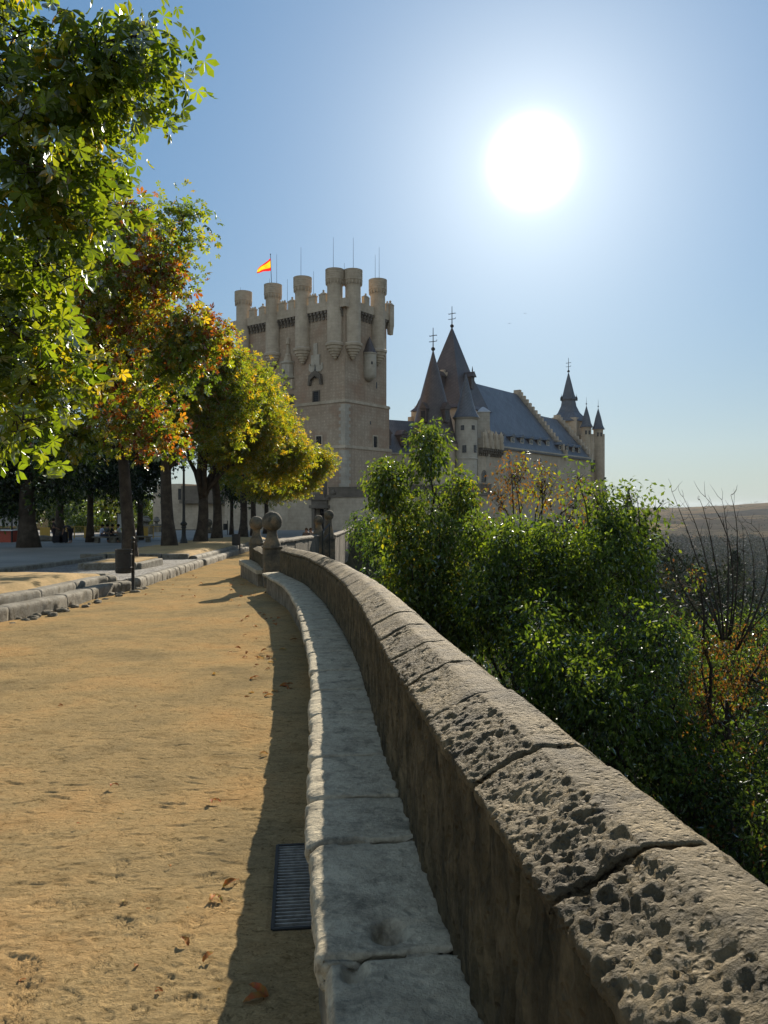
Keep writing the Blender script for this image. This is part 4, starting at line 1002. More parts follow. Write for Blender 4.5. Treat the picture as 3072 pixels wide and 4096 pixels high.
# large round tower
tx1, ty1 = 7.44+.1, 118.
t1 = thing('conical_tower', 'broad round castle tower under a tall dark conical spire with a ball and cross', 'castle tower', (tx1, ty1, -10))
mb = MB(); mb.lathe((tx1, ty1, 0), [(3.55, -20), (3.5, 10.5), (3.8, 10.8), (3.85, 11.2), (3.6, 11.5)], 40); local_part(mb, 'wall', 'castle', t1, True)
mb = MB(); mb.lathe((tx1, ty1, 0), [(3.95, 12.0-.75), (3.55, 12.1), (3.1, 13.6), (2.75, 15.3), (1.9, 18.8), (1.0, 22.2), (.35, 24.6), (.1, 25.6)], 40); local_part(mb, 'spire', 'slatew', t1, True)
mb = MB(); finial(mb, tx1, ty1, 25.4, .7); local_part(mb, 'finial', 'iron', t1, True)
for px, yq in ((375, 645), (502, 645)):
    x_, y0_ = cq(px, 680); a = math.atan2(-1, 0); dx = (x_-CX)/F*115-tx1; ang = math.atan2(-math.sqrt(max(.3, 2.9**2-dx*dx)), dx)
    mb = MB(); cxx, cyy = tx1+2.75*math.cos(ang), ty1+2.75*math.sin(ang); u = (-math.sin(ang), math.cos(ang))
    mb.box((cxx, cyy, 14.4), (.5, .6, 2.0), u); dd_ = local_part(mb, 'dormer', 'slatew', t1)
    mb = MB(); mb.prism([(-.65, 0), (0, 1.0), (.65, 0)], (cxx+.75*math.cos(ang), cyy+.75*math.sin(ang), 16.4), u, (-1.5*math.cos(ang), -1.5*math.sin(ang))); s = mb.build('dormer_roof', M['slatew'], None); s.parent = dd_; s.location = -t1.location+Vector((0, 0, 0)) - dd_.location
    mb = MB(); mb.box((cxx+.62*math.cos(ang), cyy+.62*math.sin(ang), 14.7), (.34, .02, 1.4), u); s = mb.build('pane', M['glass'], None); s.parent = dd_; s.location = -t1.location - dd_.location
for ang in (-1.05, -1.9):
    mb = MB(); mb.box((tx1+3.5*math.cos(ang), ty1+3.5*math.sin(ang), 7.4), (.42, .05, 1.5), (-math.sin(ang), math.cos(ang))); local_part(mb, 'window', 'glass', t1)
# slim turret
tx2, ty2 = (466-CX)*117.5/F, 117.5
t2 = thing('slim_turret', 'slim pale round turret with cone roof just right of the broad conical spire', 'castle tower', (tx2, ty2, -10))
mb = MB(); zt = EYE+(HY-418)*ty2/F; mb.lathe((tx2, ty2, 0), [(1.72, -20), (1.72, 8.9), (1.8, 8.95), (1.8, 9.15), (1.72, 9.2), (1.72, zt-.4), (1.95, zt-.15), (1.95, zt)], 32); local_part(mb, 'wall', 'pale', t2, True)
mb = MB(); ztp = EYE+(HY-374)*ty2/F; H_ = ztp-zt; mb.lathe((tx2, ty2, 0), [(2.1, zt-.02), (1.75, zt+.5), (1.4, zt+H_*.2), (.95, zt+H_*.45), (.4, zt+H_*.8), (.05, ztp)], 32); local_part(mb, 'spire', 'slate', t2, True)
for x0, x1, y0, y1 in ((593, 612, 756, 785), (659, 677, 756, 783), (601, 625, 876, 921), (673, 690, 874, 920)):
    pxa, pya = cq(x0, y1); pxb, pyb = cq(x1, y0); d_ = ty2-1.4; dx = ((pxa+pxb)/2-CX)/F*d_-tx2; dx = max(-1.6, min(1.6, dx)); ang = math.atan2(-math.sqrt(1.74**2-dx*dx), dx)
    mb = MB(); z0_ = EYE-(pya-HY)*d_/F; z1_ = EYE-(pyb-HY)*d_/F; w_ = (pxb-pxa)*d_/F/2
    mb.box((tx2+1.72*math.cos(ang), ty2+1.72*math.sin(ang), z0_), (w_/max(.5, -math.sin(ang)), .05, z1_-z0_), (-math.sin(ang), math.cos(ang))); local_part(mb, 'window', 'glass', t2)
# great square tower with pyramid spire
tcx, tcy = (452-CX)*131/F, 131.
t3 = thing('pyramid_tower', 'square castle tower topped by the tallest pyramid spire with a ball and cross', 'castle tower', (tcx, tcy, -5))
zb_ = EYE+(HY-411)*131/F; zt_ = EYE+(HY-328)*131/F; hb_ = 4.6
mb = MB(); mb.box((tcx, tcy, -6), (hb_, hb_, zb_+6), tuple(U)); local_part(mb, 'wall', 'pale', t3)
mb = MB(); k4 = hb_*math.sqrt(2); a4 = math.atan2(U[1], U[0])+math.pi/4
mb.lathe((tcx, tcy, 0), [(k4*1.12, zb_-.2), (k4*.98, zb_+.5), (k4*.52, zb_+(zt_-zb_)*.45), (.12, zt_)], 4, a4); local_part(mb, 'spire', 'slatew', t3)
mb = MB(); finial(mb, tcx, tcy, zt_-.2, .72); local_part(mb, 'finial', 'iron', t3, True)
for n_, s_ in ((NR, 0), (NL, 0)):
    c = np.array([tcx, tcy])+n_*3.2; zz_ = zb_+3.4; d2 = np.array([-n_[1], n_[0]])
    mb = MB(); mb.box((c[0], c[1], zz_), (.5, .9, 2.0), tuple(d2)); dd_ = local_part(mb, 'dormer', 'slatew', t3)
    mb = MB(); mb.prism([(-.75, 0), (0, .9), (.75, 0)], (c[0]+n_[0]*1.2, c[1]+n_[1]*1.2, zz_+2.0), tuple(d2), tuple(-n_*2.2)); mb.lathe((c[0]+n_[0]*.8, c[1]+n_[1]*.8, zz_+2.8), [(.06, 0), (.12, .3), (.02, 1.0)], 6); s = mb.build('dormer_roof', M['slatew'], None); s.parent = dd_; s.location = -t3.location - dd_.location
# light pediment annex
ax, ay = at(484, 0, 121)[:2]; zt4 = EYE+(HY-408)*121/F
t4 = thing('chimney_block', 'pale square chimney block with a bright lead cap beside the slim turret', 'chimney', (ax, ay+1, 8))
mb = MB(); mb.box((ax, ay+1.2, 5), (.95, .95, zt4-5.6), (1, 0)); local_part(mb, 'stack', 'pale', t4)
mb = MB(); mb.lathe((ax, ay+1.2, zt4-.62), [(1.5, 0), (1.5, .1), (.6, .7), (.1, .95)], 4, math.pi/4); local_part(mb, 'cap', 'lead', t4)
# low wing between keep and round tower
WA = np.array([-1.2, 113.5]); WB = np.array([8.2, 119.]); wd = WB-WA; wl = np.hypot(*wd); wd = wd/wl; wn = np.array([-wd[1], wd[0]])
t5 = thing('castle_wing', 'low castle wing with a hipped dark slate roof between the keep and round tower', 'castle building', (float(WA[0]), float(WA[1]), -5))
mb = MB(); c = (WA+WB)/2+wn*5; mb.box((c[0], c[1], -12), (wl/2, 5, 12+9.6), tuple(wd)); local_part(mb, 'wall', 'castle', t5)
mb = MB(); mb.box((c[0], c[1], 9.6), (wl/2+.3, 5.3, .25), tuple(wd)); local_part(mb, 'cornice', 'pale', t5)
mb = MB(); o_ = WA-wd*.3-wn*.35; mb.prism([(0, 9.8), (4.2, 15.2), (6.5, 15.2), (10.7, 9.8)], (o_[0], o_[1], 0), tuple(wn), tuple(wd*(wl+.6))); local_part(mb, 'roof', 'slate', t5)
for q in (2.2, 5.0):
    c = WA+wd*q+wn*.9; mb = MB(); mb.box((c[0], c[1], 10.9), (.5, .8, 1.7), tuple(wd)); dd_ = local_part(mb, 'dormer', 'slatew', t5)
    o_ = WA+wd*(q-.7)-wn*.1; mb = MB(); mb.prism([(0, 0), (.7, .8), (1.4, 0)], (o_[0], o_[1], 12.6), tuple(wd), tuple(wn*2.4)); s = mb.build('dormer_roof', M['slatew'], None); s.parent = dd_; s.location = -t5.location - dd_.location
# rear bell spire tower
rx_, ry_ = (568.5-CX)*166/F, 166.
t6 = thing('bell_spire_tower', 'rear castle tower with a flared blue bell-shaped spire, ball and cross', 'castle tower', (rx_, ry_, -5))
z0_ = EYE+(HY-418.5)*166/F; z1_ = EYE+(HY-400)*166/F; z2_ = EYE+(HY-373)*166/F
mb = MB(); mb.box((rx_, ry_, -10), (3.1, 3.1, z0_+9.8), tuple(U)); local_part(mb, 'wall', 'castle', t6)
mb = MB(); mb.lathe((rx_, ry_, 0), [(4.3, z0_-.9), (3.6, z0_), (2.5, z0_+1.1), (1.75, z0_+2.6), (1.55, z1_-.3), (1.72, z1_+.1), (1.3, z1_+1.2), (.7, z1_+3.6), (.1, z2_)], 8, .2); local_part(mb, 'spire', 'slate', t6)
mb = MB(); finial(mb, rx_, ry_, z2_-.1, .62); 
for sg in (-1, 1): mb.lathe((rx_+sg*1.6, ry_-.4, z1_-.2), [(.28, 0), (.28, .6), (.05, 1.0), (.01, 1.5)], 6)
local_part(mb, 'finial', 'iron', t6, True)
# end tower with twin turrets
e0 = np.array([44.6, 160.]); 
t7 = thing('end_tower', 'narrow end tower of the castle carrying twin pointed blue turrets', 'castle tower', (float(e0[0]), float(e0[1]), -10))
def colx(px, d): return (px-CX)*d/F
mb = MB(); x0_, x1_ = colx(581.5, 161), colx(604.6, 161); mb.box(((x0_+x1_)/2, 163.5, -30), ((x1_-x0_)/2, 2.6, 30+EYE+(HY-434)*161/F)); mb.box(((x0_+x1_)/2, 163.45, -30), ((x1_-x0_)/2+.35, 2.9, 30+EYE+(HY-487)*161/F)); local_part(mb, 'wall', 'castle', t7)
for px, w_, yb__, yt__ in ((586.8, 5.3, 427, 406.5), (598.6, 5.2, 429, 409)):
    d_ = 161.; x_ = colx(px, d_); r_ = w_*d_/F; zb2 = EYE+(HY-yb__)*d_/F; zt2 = EYE+(HY-yt__)*d_/F
    mb = MB(); mb.lathe((x_, d_+.3, 0), [(r_*.9, -20), (r_*.9, zb2-.3), (r_*1.05, zb2)], 20); tt_ = local_part(mb, 'turret', 'castle', t7, True)
    mb = MB(); mb.lathe((x_, d_+.3, 0), [(r_*1.25, zb2-.05), (r_*.9, zb2+.7), (r_*.55, zb2+2.4), (.06, zt2+.1)], 20); mb.tube([(x_, d_+.3, zt2), (x_, d_+.3, zt2+2)], [.05, .02], 5); mb.ball((x_, d_+.3, zt2+.6), .16, 8, 6)
    s = mb.build('cone_roof', M['slate'], None, smooth=True); s.parent = tt_; s.location = -t7.location - tt_.location
    mb = MB()
    for dx in (-.35, .35): mb.box((x_+dx, d_+.3-r_*.9, zb2-1.6), (.14, .12, .8))
    s = mb.build('loophole', M['glass'], None); s.parent = tt_; s.location = -t7.location - tt_.location
for px, pya, pyb in ((592, 472, 458), (594, 472, 460)):
    mb = MB(); mb.box((colx(px, 160.8), 160.86, EYE-(pya-HY)*160.8/F), (.16, .05, (pya-pyb)*160.8/F)); local_part(mb, 'window', 'glass', t7)
# lower outer wall and its little spired turret
t8 = thing('outer_castle_wall', 'low crenellated outer castle wall showing through leaves right of the end tower', 'wall', (44, 155, -12))
mb = MB(); za = EYE-(518-HY)*150/F; xa_, xb_ = colx(590, 150), colx(627, 152)
mb.box(((xa_+xb_)/2, 151, -32), ((xb_-xa_)/2, .6, za+32)); 
for k in range(9): mb.box((xa_+.4+k*(xb_-xa_-.8)/8, 151, za), (.28, .5, .8), (1, 0), .75)
local_part(mb, 'wall', 'castle', t8)
t9 = thing('spired_turret', 'small dark turret with a needle spire poking out of the shrub leaves at right', 'castle tower', (colx(628, 150), 150, -12))
mb = MB(); x_ = colx(628.3, 150); mb.lathe((x_, 150, 0), [(.85, -30), (.8, EYE-.1), (.95, EYE+.1), (.95, EYE+.3)], 12); local_part(mb, 'shaft', 'castle', t9, True)
mb = MB(); mb.lathe((x_, 150, 0), [(.95, EYE+.29), (.5, EYE+1.5), (.2, EYE+2.8), (.02, EYE+4.0)], 8)
for k in range(4):
    a = k*math.pi/2+.6; mb.lathe((x_+.8*math.cos(a), 150+.8*math.sin(a), EYE+.3), [(.14, 0), (.1, .5), (.01, 1.1)], 5)
local_part(mb, 'spire', 'slatew', t9)
# second-level children were built in world space: shift them under their re-based parents
for root in (keep, hall):
    for ch in root.children:
        for gch in ch.children: gch.location = (0, 0, 0)-0*gch.location if False else -(root.location+ch.location)
# ------------------------------------------------------------------ trees
def leaf_tpl(kind):
    if kind == 'palm':      # compound chestnut leaf: five drooping folded leaflets
        V = []; Fc = []
        for a, L in zip((-1.75, -.9, 0, .9, 1.75), (.62, .9, 1, .9, .62)):
            ca, sa = math.cos(a), math.sin(a); o = len(V)
            for y, x, z in ((.04, 0, 0), (.38, -.13, .015), (.72, -.235, -.05), (1.0, 0, -.2), (.72, .235, -.05), (.38, .13, .015), (.6, 0, -.06)):
                y *= L; x *= L; V.append((x*ca+y*sa, -x*sa+y*ca, z*L-.10*y*y))
            Fc += [(o, o+6, o+2, o+1), (o+6, o+3, o+2, o+2), (o, o+5, o+4, o+6), (o+6, o+4, o+3, o+3)]
        Fc2 = []
        for q in Fc: Fc2.append(q)
        return np.array(V), Fc2
    if kind == 'palm_s':    # coarser one for trees farther off
        V = []; Fc = []
        for a, L in zip((-1.5, -.5, .5, 1.5), (.75, 1, 1, .75)):
            ca, sa = math.cos(a), math.sin(a); o = len(V)
            for y, x, z in ((.03, 0, 0), (.65, -.19, 0), (1.0, 0, -.18), (.65, .19, 0)):
                y *= L; x *= L; V.append((x*ca+y*sa, -x*sa+y*ca, z*L-.12*y*y))
            Fc.append((o, o+3, o+2, o+1))
        return np.array(V), Fc
    if kind == 'ovate':     # single folded leaf
        V = [(0, 0, 0), (-.24, .38, .07), (0, 1, -.14), (.24, .38, .07), (0, .45, -.03)]
        return np.array(V), [(0, 4, 2, 1), (0, 3, 2, 4)]
    V = [(0, 0, 0), (-.3, .5, .05), (0, 1, -.05), (.3, .5, .05)]
    return np.array(V), [(0, 3, 2, 1)]
def leaf_mesh(name, kind, C_, D, N, S, colr, mat):
    """C_ centres, D leaf direction, N approximate normal, S size, colr per leaf colour"""
    T, Fc = leaf_tpl(kind); n = len(C_); m = len(T)
    D = D/(np.linalg.norm(D, axis=1, keepdims=True)+1e-9); Xa = np.cross(D, N); Xa /= np.linalg.norm(Xa, axis=1, keepdims=True)+1e-9; Z_ = np.cross(Xa, D)
    V = C_[:, None]+S[:, None, None]*(T[None, :, 0, None]*Xa[:, None]+T[None, :, 1, None]*D[:, None]+T[None, :, 2, None]*Z_[:, None])
    fs = np.array([q for q in Fc if q[2] != q[3]]); tri = [q[:3] for q in Fc if q[2] == q[3]]
    cols = np.repeat(colr, m, 0)
    if tri:
        allf = np.array(tri+[(q[0], q[1], q[2]) for q in fs]+[(q[0], q[2], q[3]) for q in fs])
    else: allf = fs
    Fa = (allf[None]+(np.arange(n)*m)[:, None, None]).reshape(-1, allf.shape[1])
    return np_mesh(name, V.reshape(-1, 3), Fa, mat, False, cols)
def E(px, py, d, rx, ry, rd=None, w=1., sig=None, tag_=0):
    """crown ellipsoid seen at a pixel: metres from pixel radii"""
    c = at(px, py, d); a = rx*d/F; b = ry*d/F; return dict(c=np.array(c), r=np.array([a, rd if rd else (a+b)/2, b]), w=w*(a*b*(rd if rd else (a+b)/2))**.75, tag=tag_)
PAL = dict(
    green=[(.07, .11, .015), (.09, .13, .018), (.05, .085, .014), (.12, .15, .022), (.08, .12, .02)],
    yell=[(.14, .155, .02), (.18, .17, .022), (.11, .14, .022), (.21, .16, .022), (.09, .125, .02)],
    rust=[(.13, .036, .012), (.17, .06, .015), (.09, .028, .012), (.12, .11, .02), (.19, .09, .016)],
    shrub=[(.055, .088, .022), (.075, .108, .024), (.038, .062, .018), (.10, .13, .03), (.062, .092, .025)],
    dark=[(.022, .042, .016), (.032, .055, .02), (.018, .034, .014), (.045, .065, .02)], wood=[(.014, .026, .014), (.022, .034, .016), (.012, .02, .012), (.035, .04, .018)],
    dry=[(.11, .045, .02), (.08, .036, .018), (.13, .065, .026), (.055, .04, .024)])
def tree(name, label, base, top, tr, ells, ncl, nlf, size, kind='palm_s', mat='leaf_mid', pal=('green',), palw=None, sig=.55, nlimb=7, seed=1, cat='tree', group=None, trunk_bend=.0, droop=.5, bare=0., forks=None, twig=.012, shell=.55, bark='bark', colfn=None, limbr=.42, parent_ground=True, updir=False):
    r_ = np.random.default_rng(seed); rp = random.Random(seed)
    base = np.array(base, float); top = np.array(top, float)
    root = thing(name, label, cat, tuple(base), group)
    W = np.array([e['w'] for e in ells]); W = W/W.sum(); idx = r_.choice(len(ells), ncl, p=W)
    dirs = r_.normal(size=(ncl, 3)); dirs /= np.linalg.norm(dirs, axis=1, keepdims=True); rad_ = r_.random(ncl)**(1/(2.2+shell)); rad_ = np.where(r_.random(ncl) < .13, rad_*1.28, rad_)
    ER = np.array([np.maximum(.3*e['r'], e['r']-1.25*sig) for e in ells])
    cl = np.array([ells[i]['c'] for i in idx])+dirs*rad_[:, None]*ER[idx]
    mb = MB()
    tp = []; nseg = 7
    bend = np.array([rp.uniform(-1, 1), rp.uniform(-1, 1), 0])*trunk_bend
    for k in range(nseg+1):
        f = k/nseg; tp.append(base+(top-base)*f+bend*math.sin(f*math.pi))
    tp[0] = tp[0]-np.array([0, 0, .35])
    rad = [tr*(1.45 if k == 0 else (1.12 if k == 1 else 1-.28*k/nseg)) for k in range(nseg+1)]
    mb.tube(tp, rad, 12); tk = mb.build('trunk', M[bark], root, smooth=True, fix=False)
    mb = MB()
    # limbs towards spread-out clumps
    targ = [cl[0]]
    for _ in range(nlimb-1):
        dmin = np.min([np.linalg.norm(cl-t_, axis=1) for t_ in targ], axis=0); targ.append(cl[int(np.argmax(dmin*(.6+.4*r_.random(ncl))))])
    nodes = [top.copy()]; nr = [tr*.6]
    for t_ in targ:
        st = top-(top-base)*rp.uniform(0, .22)*(1 if not updir else 2.2); L = np.linalg.norm(t_-st); mid = st+(t_-st)*.45+np.array([0, 0, L*.16]); mid += r_.normal(size=3)*L*.05
        pts_ = []; rr_ = []
        for k in range(8):
            f = k/7; p = (1-f)**2*st+2*f*(1-f)*mid+f*f*t_; p = p+r_.normal(size=3)*.03*L*math.sin(f*math.pi)*.6; pts_.append(p); rr_.append(tr*limbr*(1-f)**.8+twig*1.3)
            if k > 1: nodes.append(p); nr.append(rr_[-1])
        mb.tube(pts_, rr_, 7)
    nodes = np.array(nodes); nr = np.array(nr); order = np.argsort(np.linalg.norm(cl-top, axis=1))
    nl = [nodes]; nrl = [nr]
    for i in order:
        NN = np.vstack(nl); RR = np.concatenate(nrl)
        dist_ = np.linalg.norm(NN-cl[i], axis=1)+.35*np.maximum(0, NN[:, 2]-cl[i][2]); j = int(np.argmin(dist_)); L = np.linalg.norm(NN[j]-cl[i])
        if L < .15: continue
        st = NN[j]; mid = (st+cl[i])/2+np.array([0, 0, L*.12])+r_.normal(size=3)*L*.08; r0 = min(RR[j]*.7, .02+L*.03+twig); pts_ = []; rr_ = []
        for k in range(5):
            f = k/4; pts_.append((1-f)**2*st+2*f*(1-f)*mid+f*f*cl[i]); rr_.append(r0*(1-f)+twig*.7)
        mb.tube(pts_, rr_, 5); nl.append(np.array(pts_[1:])); nrl.append(np.array(rr_[1:]))
    # fine twigs in every clump
    for i in range(ncl):
        for _ in range(3 if bare == 0 else 4):
            d_ = r_.normal(size=3); d_[2] = abs(d_[2])*.6+(.8 if updir else 0); d_ /= np.linalg.norm(d_); L = sig*rp.uniform(.9, 1.7)
            m_ = cl[i]+d_*L*.5+r_.normal(size=3)*.06*L; e_ = cl[i]+d_*L+np.array([0, 0, -.12*L]); mb.tube([cl[i], m_, e_], [twig*.8, twig*.55, twig*.25], 3)
    mb.build('limbs', M[bark], root, smooth=True, fix=False)
    if nlf:
        if bare > 0: keep_ = r_.random(ncl) > bare
        else: keep_ = np.ones(ncl, bool)
        cand = np.nonzero(keep_)[0]; wt = r_.gamma(2.5, 1, len(cand)); wt /= wt.sum()
        li = cand[r_.choice(len(cand), nlf, p=wt)]
        off = r_.normal(size=(nlf, 3))*sig*(np.array([.85, .85, 1.5]) if updir else np.array([1, 1, .8])); off *= np.where(r_.random(nlf) < .22, 1.6, .92)[:, None]; on_ = np.linalg.norm(off, axis=1, keepdims=True)+1e-9; off *= np.minimum(1, 2.3*sig/on_); C_ = cl[li]+off
        D = off/(np.linalg.norm(off, axis=1, keepdims=True)+1e-6)*.7+r_.normal(size=(nlf, 3))*.6; D[:, 2] -= droop
        N = r_.normal(size=(nlf, 3))*.8; N[:, 2] += (.3 if kind.startswith('palm') else .8)
        S = size*r_.uniform(.65, 1.25, nlf)
        names = list(pal); pw = np.array(palw if palw else [1]*len(names), float); pw /= pw.sum()
        cp = r_.choice(len(names), ncl, p=pw)
        if colfn is not None: cp = colfn(cl, cp, r_)
        lp = cp[li]; mixr = r_.random(nlf) < .18; lp = np.where(mixr, r_.choice(len(names), nlf, p=pw), lp)
        cols = np.zeros((nlf, 3))
        for q, nm in enumerate(names):
            A = np.array(PAL[nm]); m_ = lp == q; cols[m_] = A[r_.integers(0, len(A), m_.sum())]
        cols *= r_.uniform(.75, 1.25, (nlf, 1))
        me = leaf_mesh('foliage', kind, C_, D, N, S, cols, M[mat]); link('foliage', me, root)
    return root

# nearest chestnut: trunk stands left of the frame, its boughs fill the upper left
ga = lambda x, y, e=.3: (x, y, gf(y)+e)
tree('chestnut_tree', 'nearest chestnut tree with large drooping green leaves filling the upper left corner', ga(-7.9, 9.3, .35), (-7.7, 9.4, 4.2), .30,
     [E(-20, 60, 8.2, 90, 110), E(35, 150, 8., 70, 120), E(108, 78, 8.2, 44, 30, 1., 2.2), E(146, 56, 8.4, 24, 24, .8, 3.2), E(60, 30, 8., 30, 40), E(64, 215, 8.2, 44, 72), E(40, 330, 8.6, 60, 95), E(-30, 300, 8.4, 90, 150), E(62, 410, 9, 35, 42, .9), E(20, 425, 8, 40, 35), E(84, 108, 9, 44, 30, .9, 1.8), E(72, 175, 9, 30, 60, .9, 1.2), E(84, 215, 9, 26, 50, .7), E(-200, 150, 9.5, 160, 200, 3.)],
     400, 8200, .155, 'palm', 'leaf_ch', ('green', 'yell', 'rust'), (.83, .16, .01), sig=.28, nlimb=10, seed=4, droop=.75, twig=.012)
# second: rusting crown
t1x, t1y = at(131, 557, 29.5)[:2]
def rusty(cl, cp, r_):
    zf = (cl[:, 0]-t1x)/4+r_.normal(size=len(cl))*.7
    return np.where((zf > .1) & (r_.random(len(cl)) < .4), 2, np.where(r_.random(len(cl)) < .45, 1, 0))
tree('chestnut_tree', 'chestnut tree turning orange and brown, its trunk rising behind the nearest litter bin', ga(t1x, t1y, .28), at(122, 435, 29.6), .26,
     [E(120, 290, 26, 66, 66), E(186, 226, 25, 18, 30, 1.2, 2.), E(160, 272, 25, 36, 46), E(138, 244, 26, 36, 28), E(95, 380, 28, 80, 70), E(168, 352, 25, 48, 52), E(198, 335, 25.5, 26, 18, 1.4, 1.2), E(140, 420, 25, 55, 25, 2), E(165, 440, 24.5, 32, 18, 1.5), E(130, 225, 27, 45, 40), E(60, 300, 29, 60, 90), E(75, 440, 29, 60, 22)],
     320, 12500, .20, 'palm', 'leaf_ch', ('green', 'yell', 'rust'), (.5, .35, .15), sig=.5, nlimb=12, seed=9, droop=.6, colfn=rusty, trunk_bend=.12, twig=.016)
# the rest of the row
ROW = 'chestnut trees in the row behind the kerb'
def rowtree(label, px, d, w, fy, fpx, ells, ncl, nlf, seed, **kw):
    x, y = at(px, 0, d)[:2]; return tree('chestnut_tree', label, (x, y, gf(y)+.4), at(fpx, fy, d+.2), w, ells, ncl, int(nlf*1.15), .24, 'palm_s', 'leaf_mid', kw.pop('pal', ('green', 'yell')), kw.pop('palw', (.5, .5)), sig=.6, nlimb=9, seed=seed, group=ROW, trunk_bend=.15, twig=.016, **kw)
rowtree('row chestnut with a stout trunk just left of the street lamp', 170, 42, .36, 455, 166, [E(180, 400, 42, 70, 48), E(210, 362, 41, 42, 36), E(130, 350, 43, 60, 55), E(228, 405, 40, 38, 46)], 230, 13000, 21, pal=('green', 'yell', 'rust'), palw=(.6, .3, .1))
rowtree('row chestnut with a forked trunk just right of the street lamp', 200, 50.5, .40, 494, 203, [E(232, 375, 50, 34, 34), E(250, 395, 49, 30, 38), E(210, 410, 50, 55, 45), E(262, 425, 48.5, 30, 42), E(235, 450, 49, 40, 25)], 230, 14000, 22, palw=(.4, .6))
rowtree('row chestnut with a tall straight trunk behind the forked one', 216.5, 57, .36, 475, 214, [E(245, 408, 56, 42, 42), E(276, 432, 55, 24, 32), E(294, 456, 54, 24, 22), E(230, 440, 56, 50, 35), E(278, 470, 54, 35, 22)], 230, 14000, 23, palw=(.3, .7))
rowtree('yellowing row chestnut whose crown reaches farthest right against the keep', 243, 68, .36, 490, 243, [E(278, 450, 66, 34, 30), E(310, 466, 64, 20, 16), E(300, 480, 64, 24, 18), E(272, 485, 65, 32, 20), E(258, 425, 67, 30, 28), E(322, 461, 64, 13, 9, 1.2, 3.)], 200, 13000, 24, palw=(.15, .85))
rowtree('slender dark row chestnut near the far end of the row', 254, 74, .30, 495, 253, [E(262, 460, 74, 34, 34), E(240, 470, 75, 34, 30)], 120, 7000, 25, palw=(.7, .3))
rowtree('last small chestnut of the row before the gate wall', 266, 82, .28, 500, 266, [E(275, 480, 82, 26, 22), E(255, 482, 83, 24, 22)], 90, 5000, 26, palw=(.7, .3))
# park trees behind
def bgtree(label, px, by, d, w, ells, ncl, nlf, seed, name='broadleaf_tree', pal=('dark',), palw=None, size=.3, fy=None, sig=.8, lean=0):
    x, y = at(px, 0, d)[:2]; z = gf(y)+.3
    return tree(name, label, (x, y, z), at(px+lean, fy or by-60, d), w, ells, ncl, nlf, size, 'simple', 'leaf_bg', pal, palw, sig=sig, nlimb=8, seed=seed, twig=.018, trunk_bend=.1)
bgtree('dark evergreen with a massive flared trunk near the left edge of the park', 29, 542, 47, .55, [E(30, 440, 47, 55, 35), E(-20, 470, 47, 50, 40), E(65, 465, 46, 24, 26), E(80, 440, 46, 22, 25), E(10, 500, 48, 30, 18), E(52, 490, 47, 16, 14)], 220, 17000, 31, fy=470, pal=('dark', 'green'), palw=(.75, .25))
bgtree('leaning broken-topped park tree behind the two standing people', 61, 541, 57, .34, [E(55, 450, 60, 45, 28), E(70, 470, 60, 20, 14)], 60, 4200, 32, fy=490)
bgtree('dark park tree with a slim straight trunk beside the seated group', 90, 538, 57, .26, [E(95, 470, 57, 32, 20), E(75, 480, 57, 16, 12), E(115, 478, 57, 22, 16), E(100, 450, 58, 35, 20)], 110, 8500, 33, fy=480)
bgtree('dark round park tree between the first and second chestnut trunks', 140, 535, 62, .25, [E(140, 478, 60, 20, 18), E(150, 455, 61, 30, 24), E(128, 492, 60, 10, 10)], 90, 7500, 34, fy=485)
bgtree('small dark tree in front of the beige forecourt wall', 231.5, 530, 78, .2, [E(233, 482, 78, 16, 14), E(238, 492, 78, 12, 8)], 50, 3600, 35, fy=492)
bgtree('dark tree at the far left edge beyond the kiosk', -30, 530, 66, .4, [E(-20, 490, 66, 40, 30), E(10, 505, 68, 22, 18)], 90, 7000, 36)
for i, (px, d, h, w_) in enumerate(((95, 120, 26, 20), (118, 128, 24, 18), (72, 118, 27, 22), (50, 125, 30, 22), (140, 135, 22, 16), (20, 130, 30, 26), (108, 95, 14, 12), (82, 92, 13, 14), (-10, 120, 32, 26))):
    lab = ['pale green loose tree in the middle of the far park hedge line', 'feathery grey-green tree right of centre in the far park line', 'rounded far park tree behind the leaning trunk', 'tall hazy far park tree behind the standing people', 'small far tree beside the sandy wall block', 'far park tree seen left of the massive trunk', 'sunlit yellow-green bush behind the seated group', 'rounded bush left of the sunlit bush behind the railing', 'far park tree at the left frame edge'][i]
    bgtree(lab, px, 530, d, .22, [E(px, 528-h, d, w_, h*.8), E(px+w_*.4, 530-h*.5, d-3, w_*.7, h*.5)], 60, 4200 if i < 6 else 5200, 40+i, pal=('shrub', 'green') if i != 6 else ('yell', 'green'), size=.42 if i < 6 else .3, fy=520, name='park_tree' if i < 6 or i == 8 else 'bush')

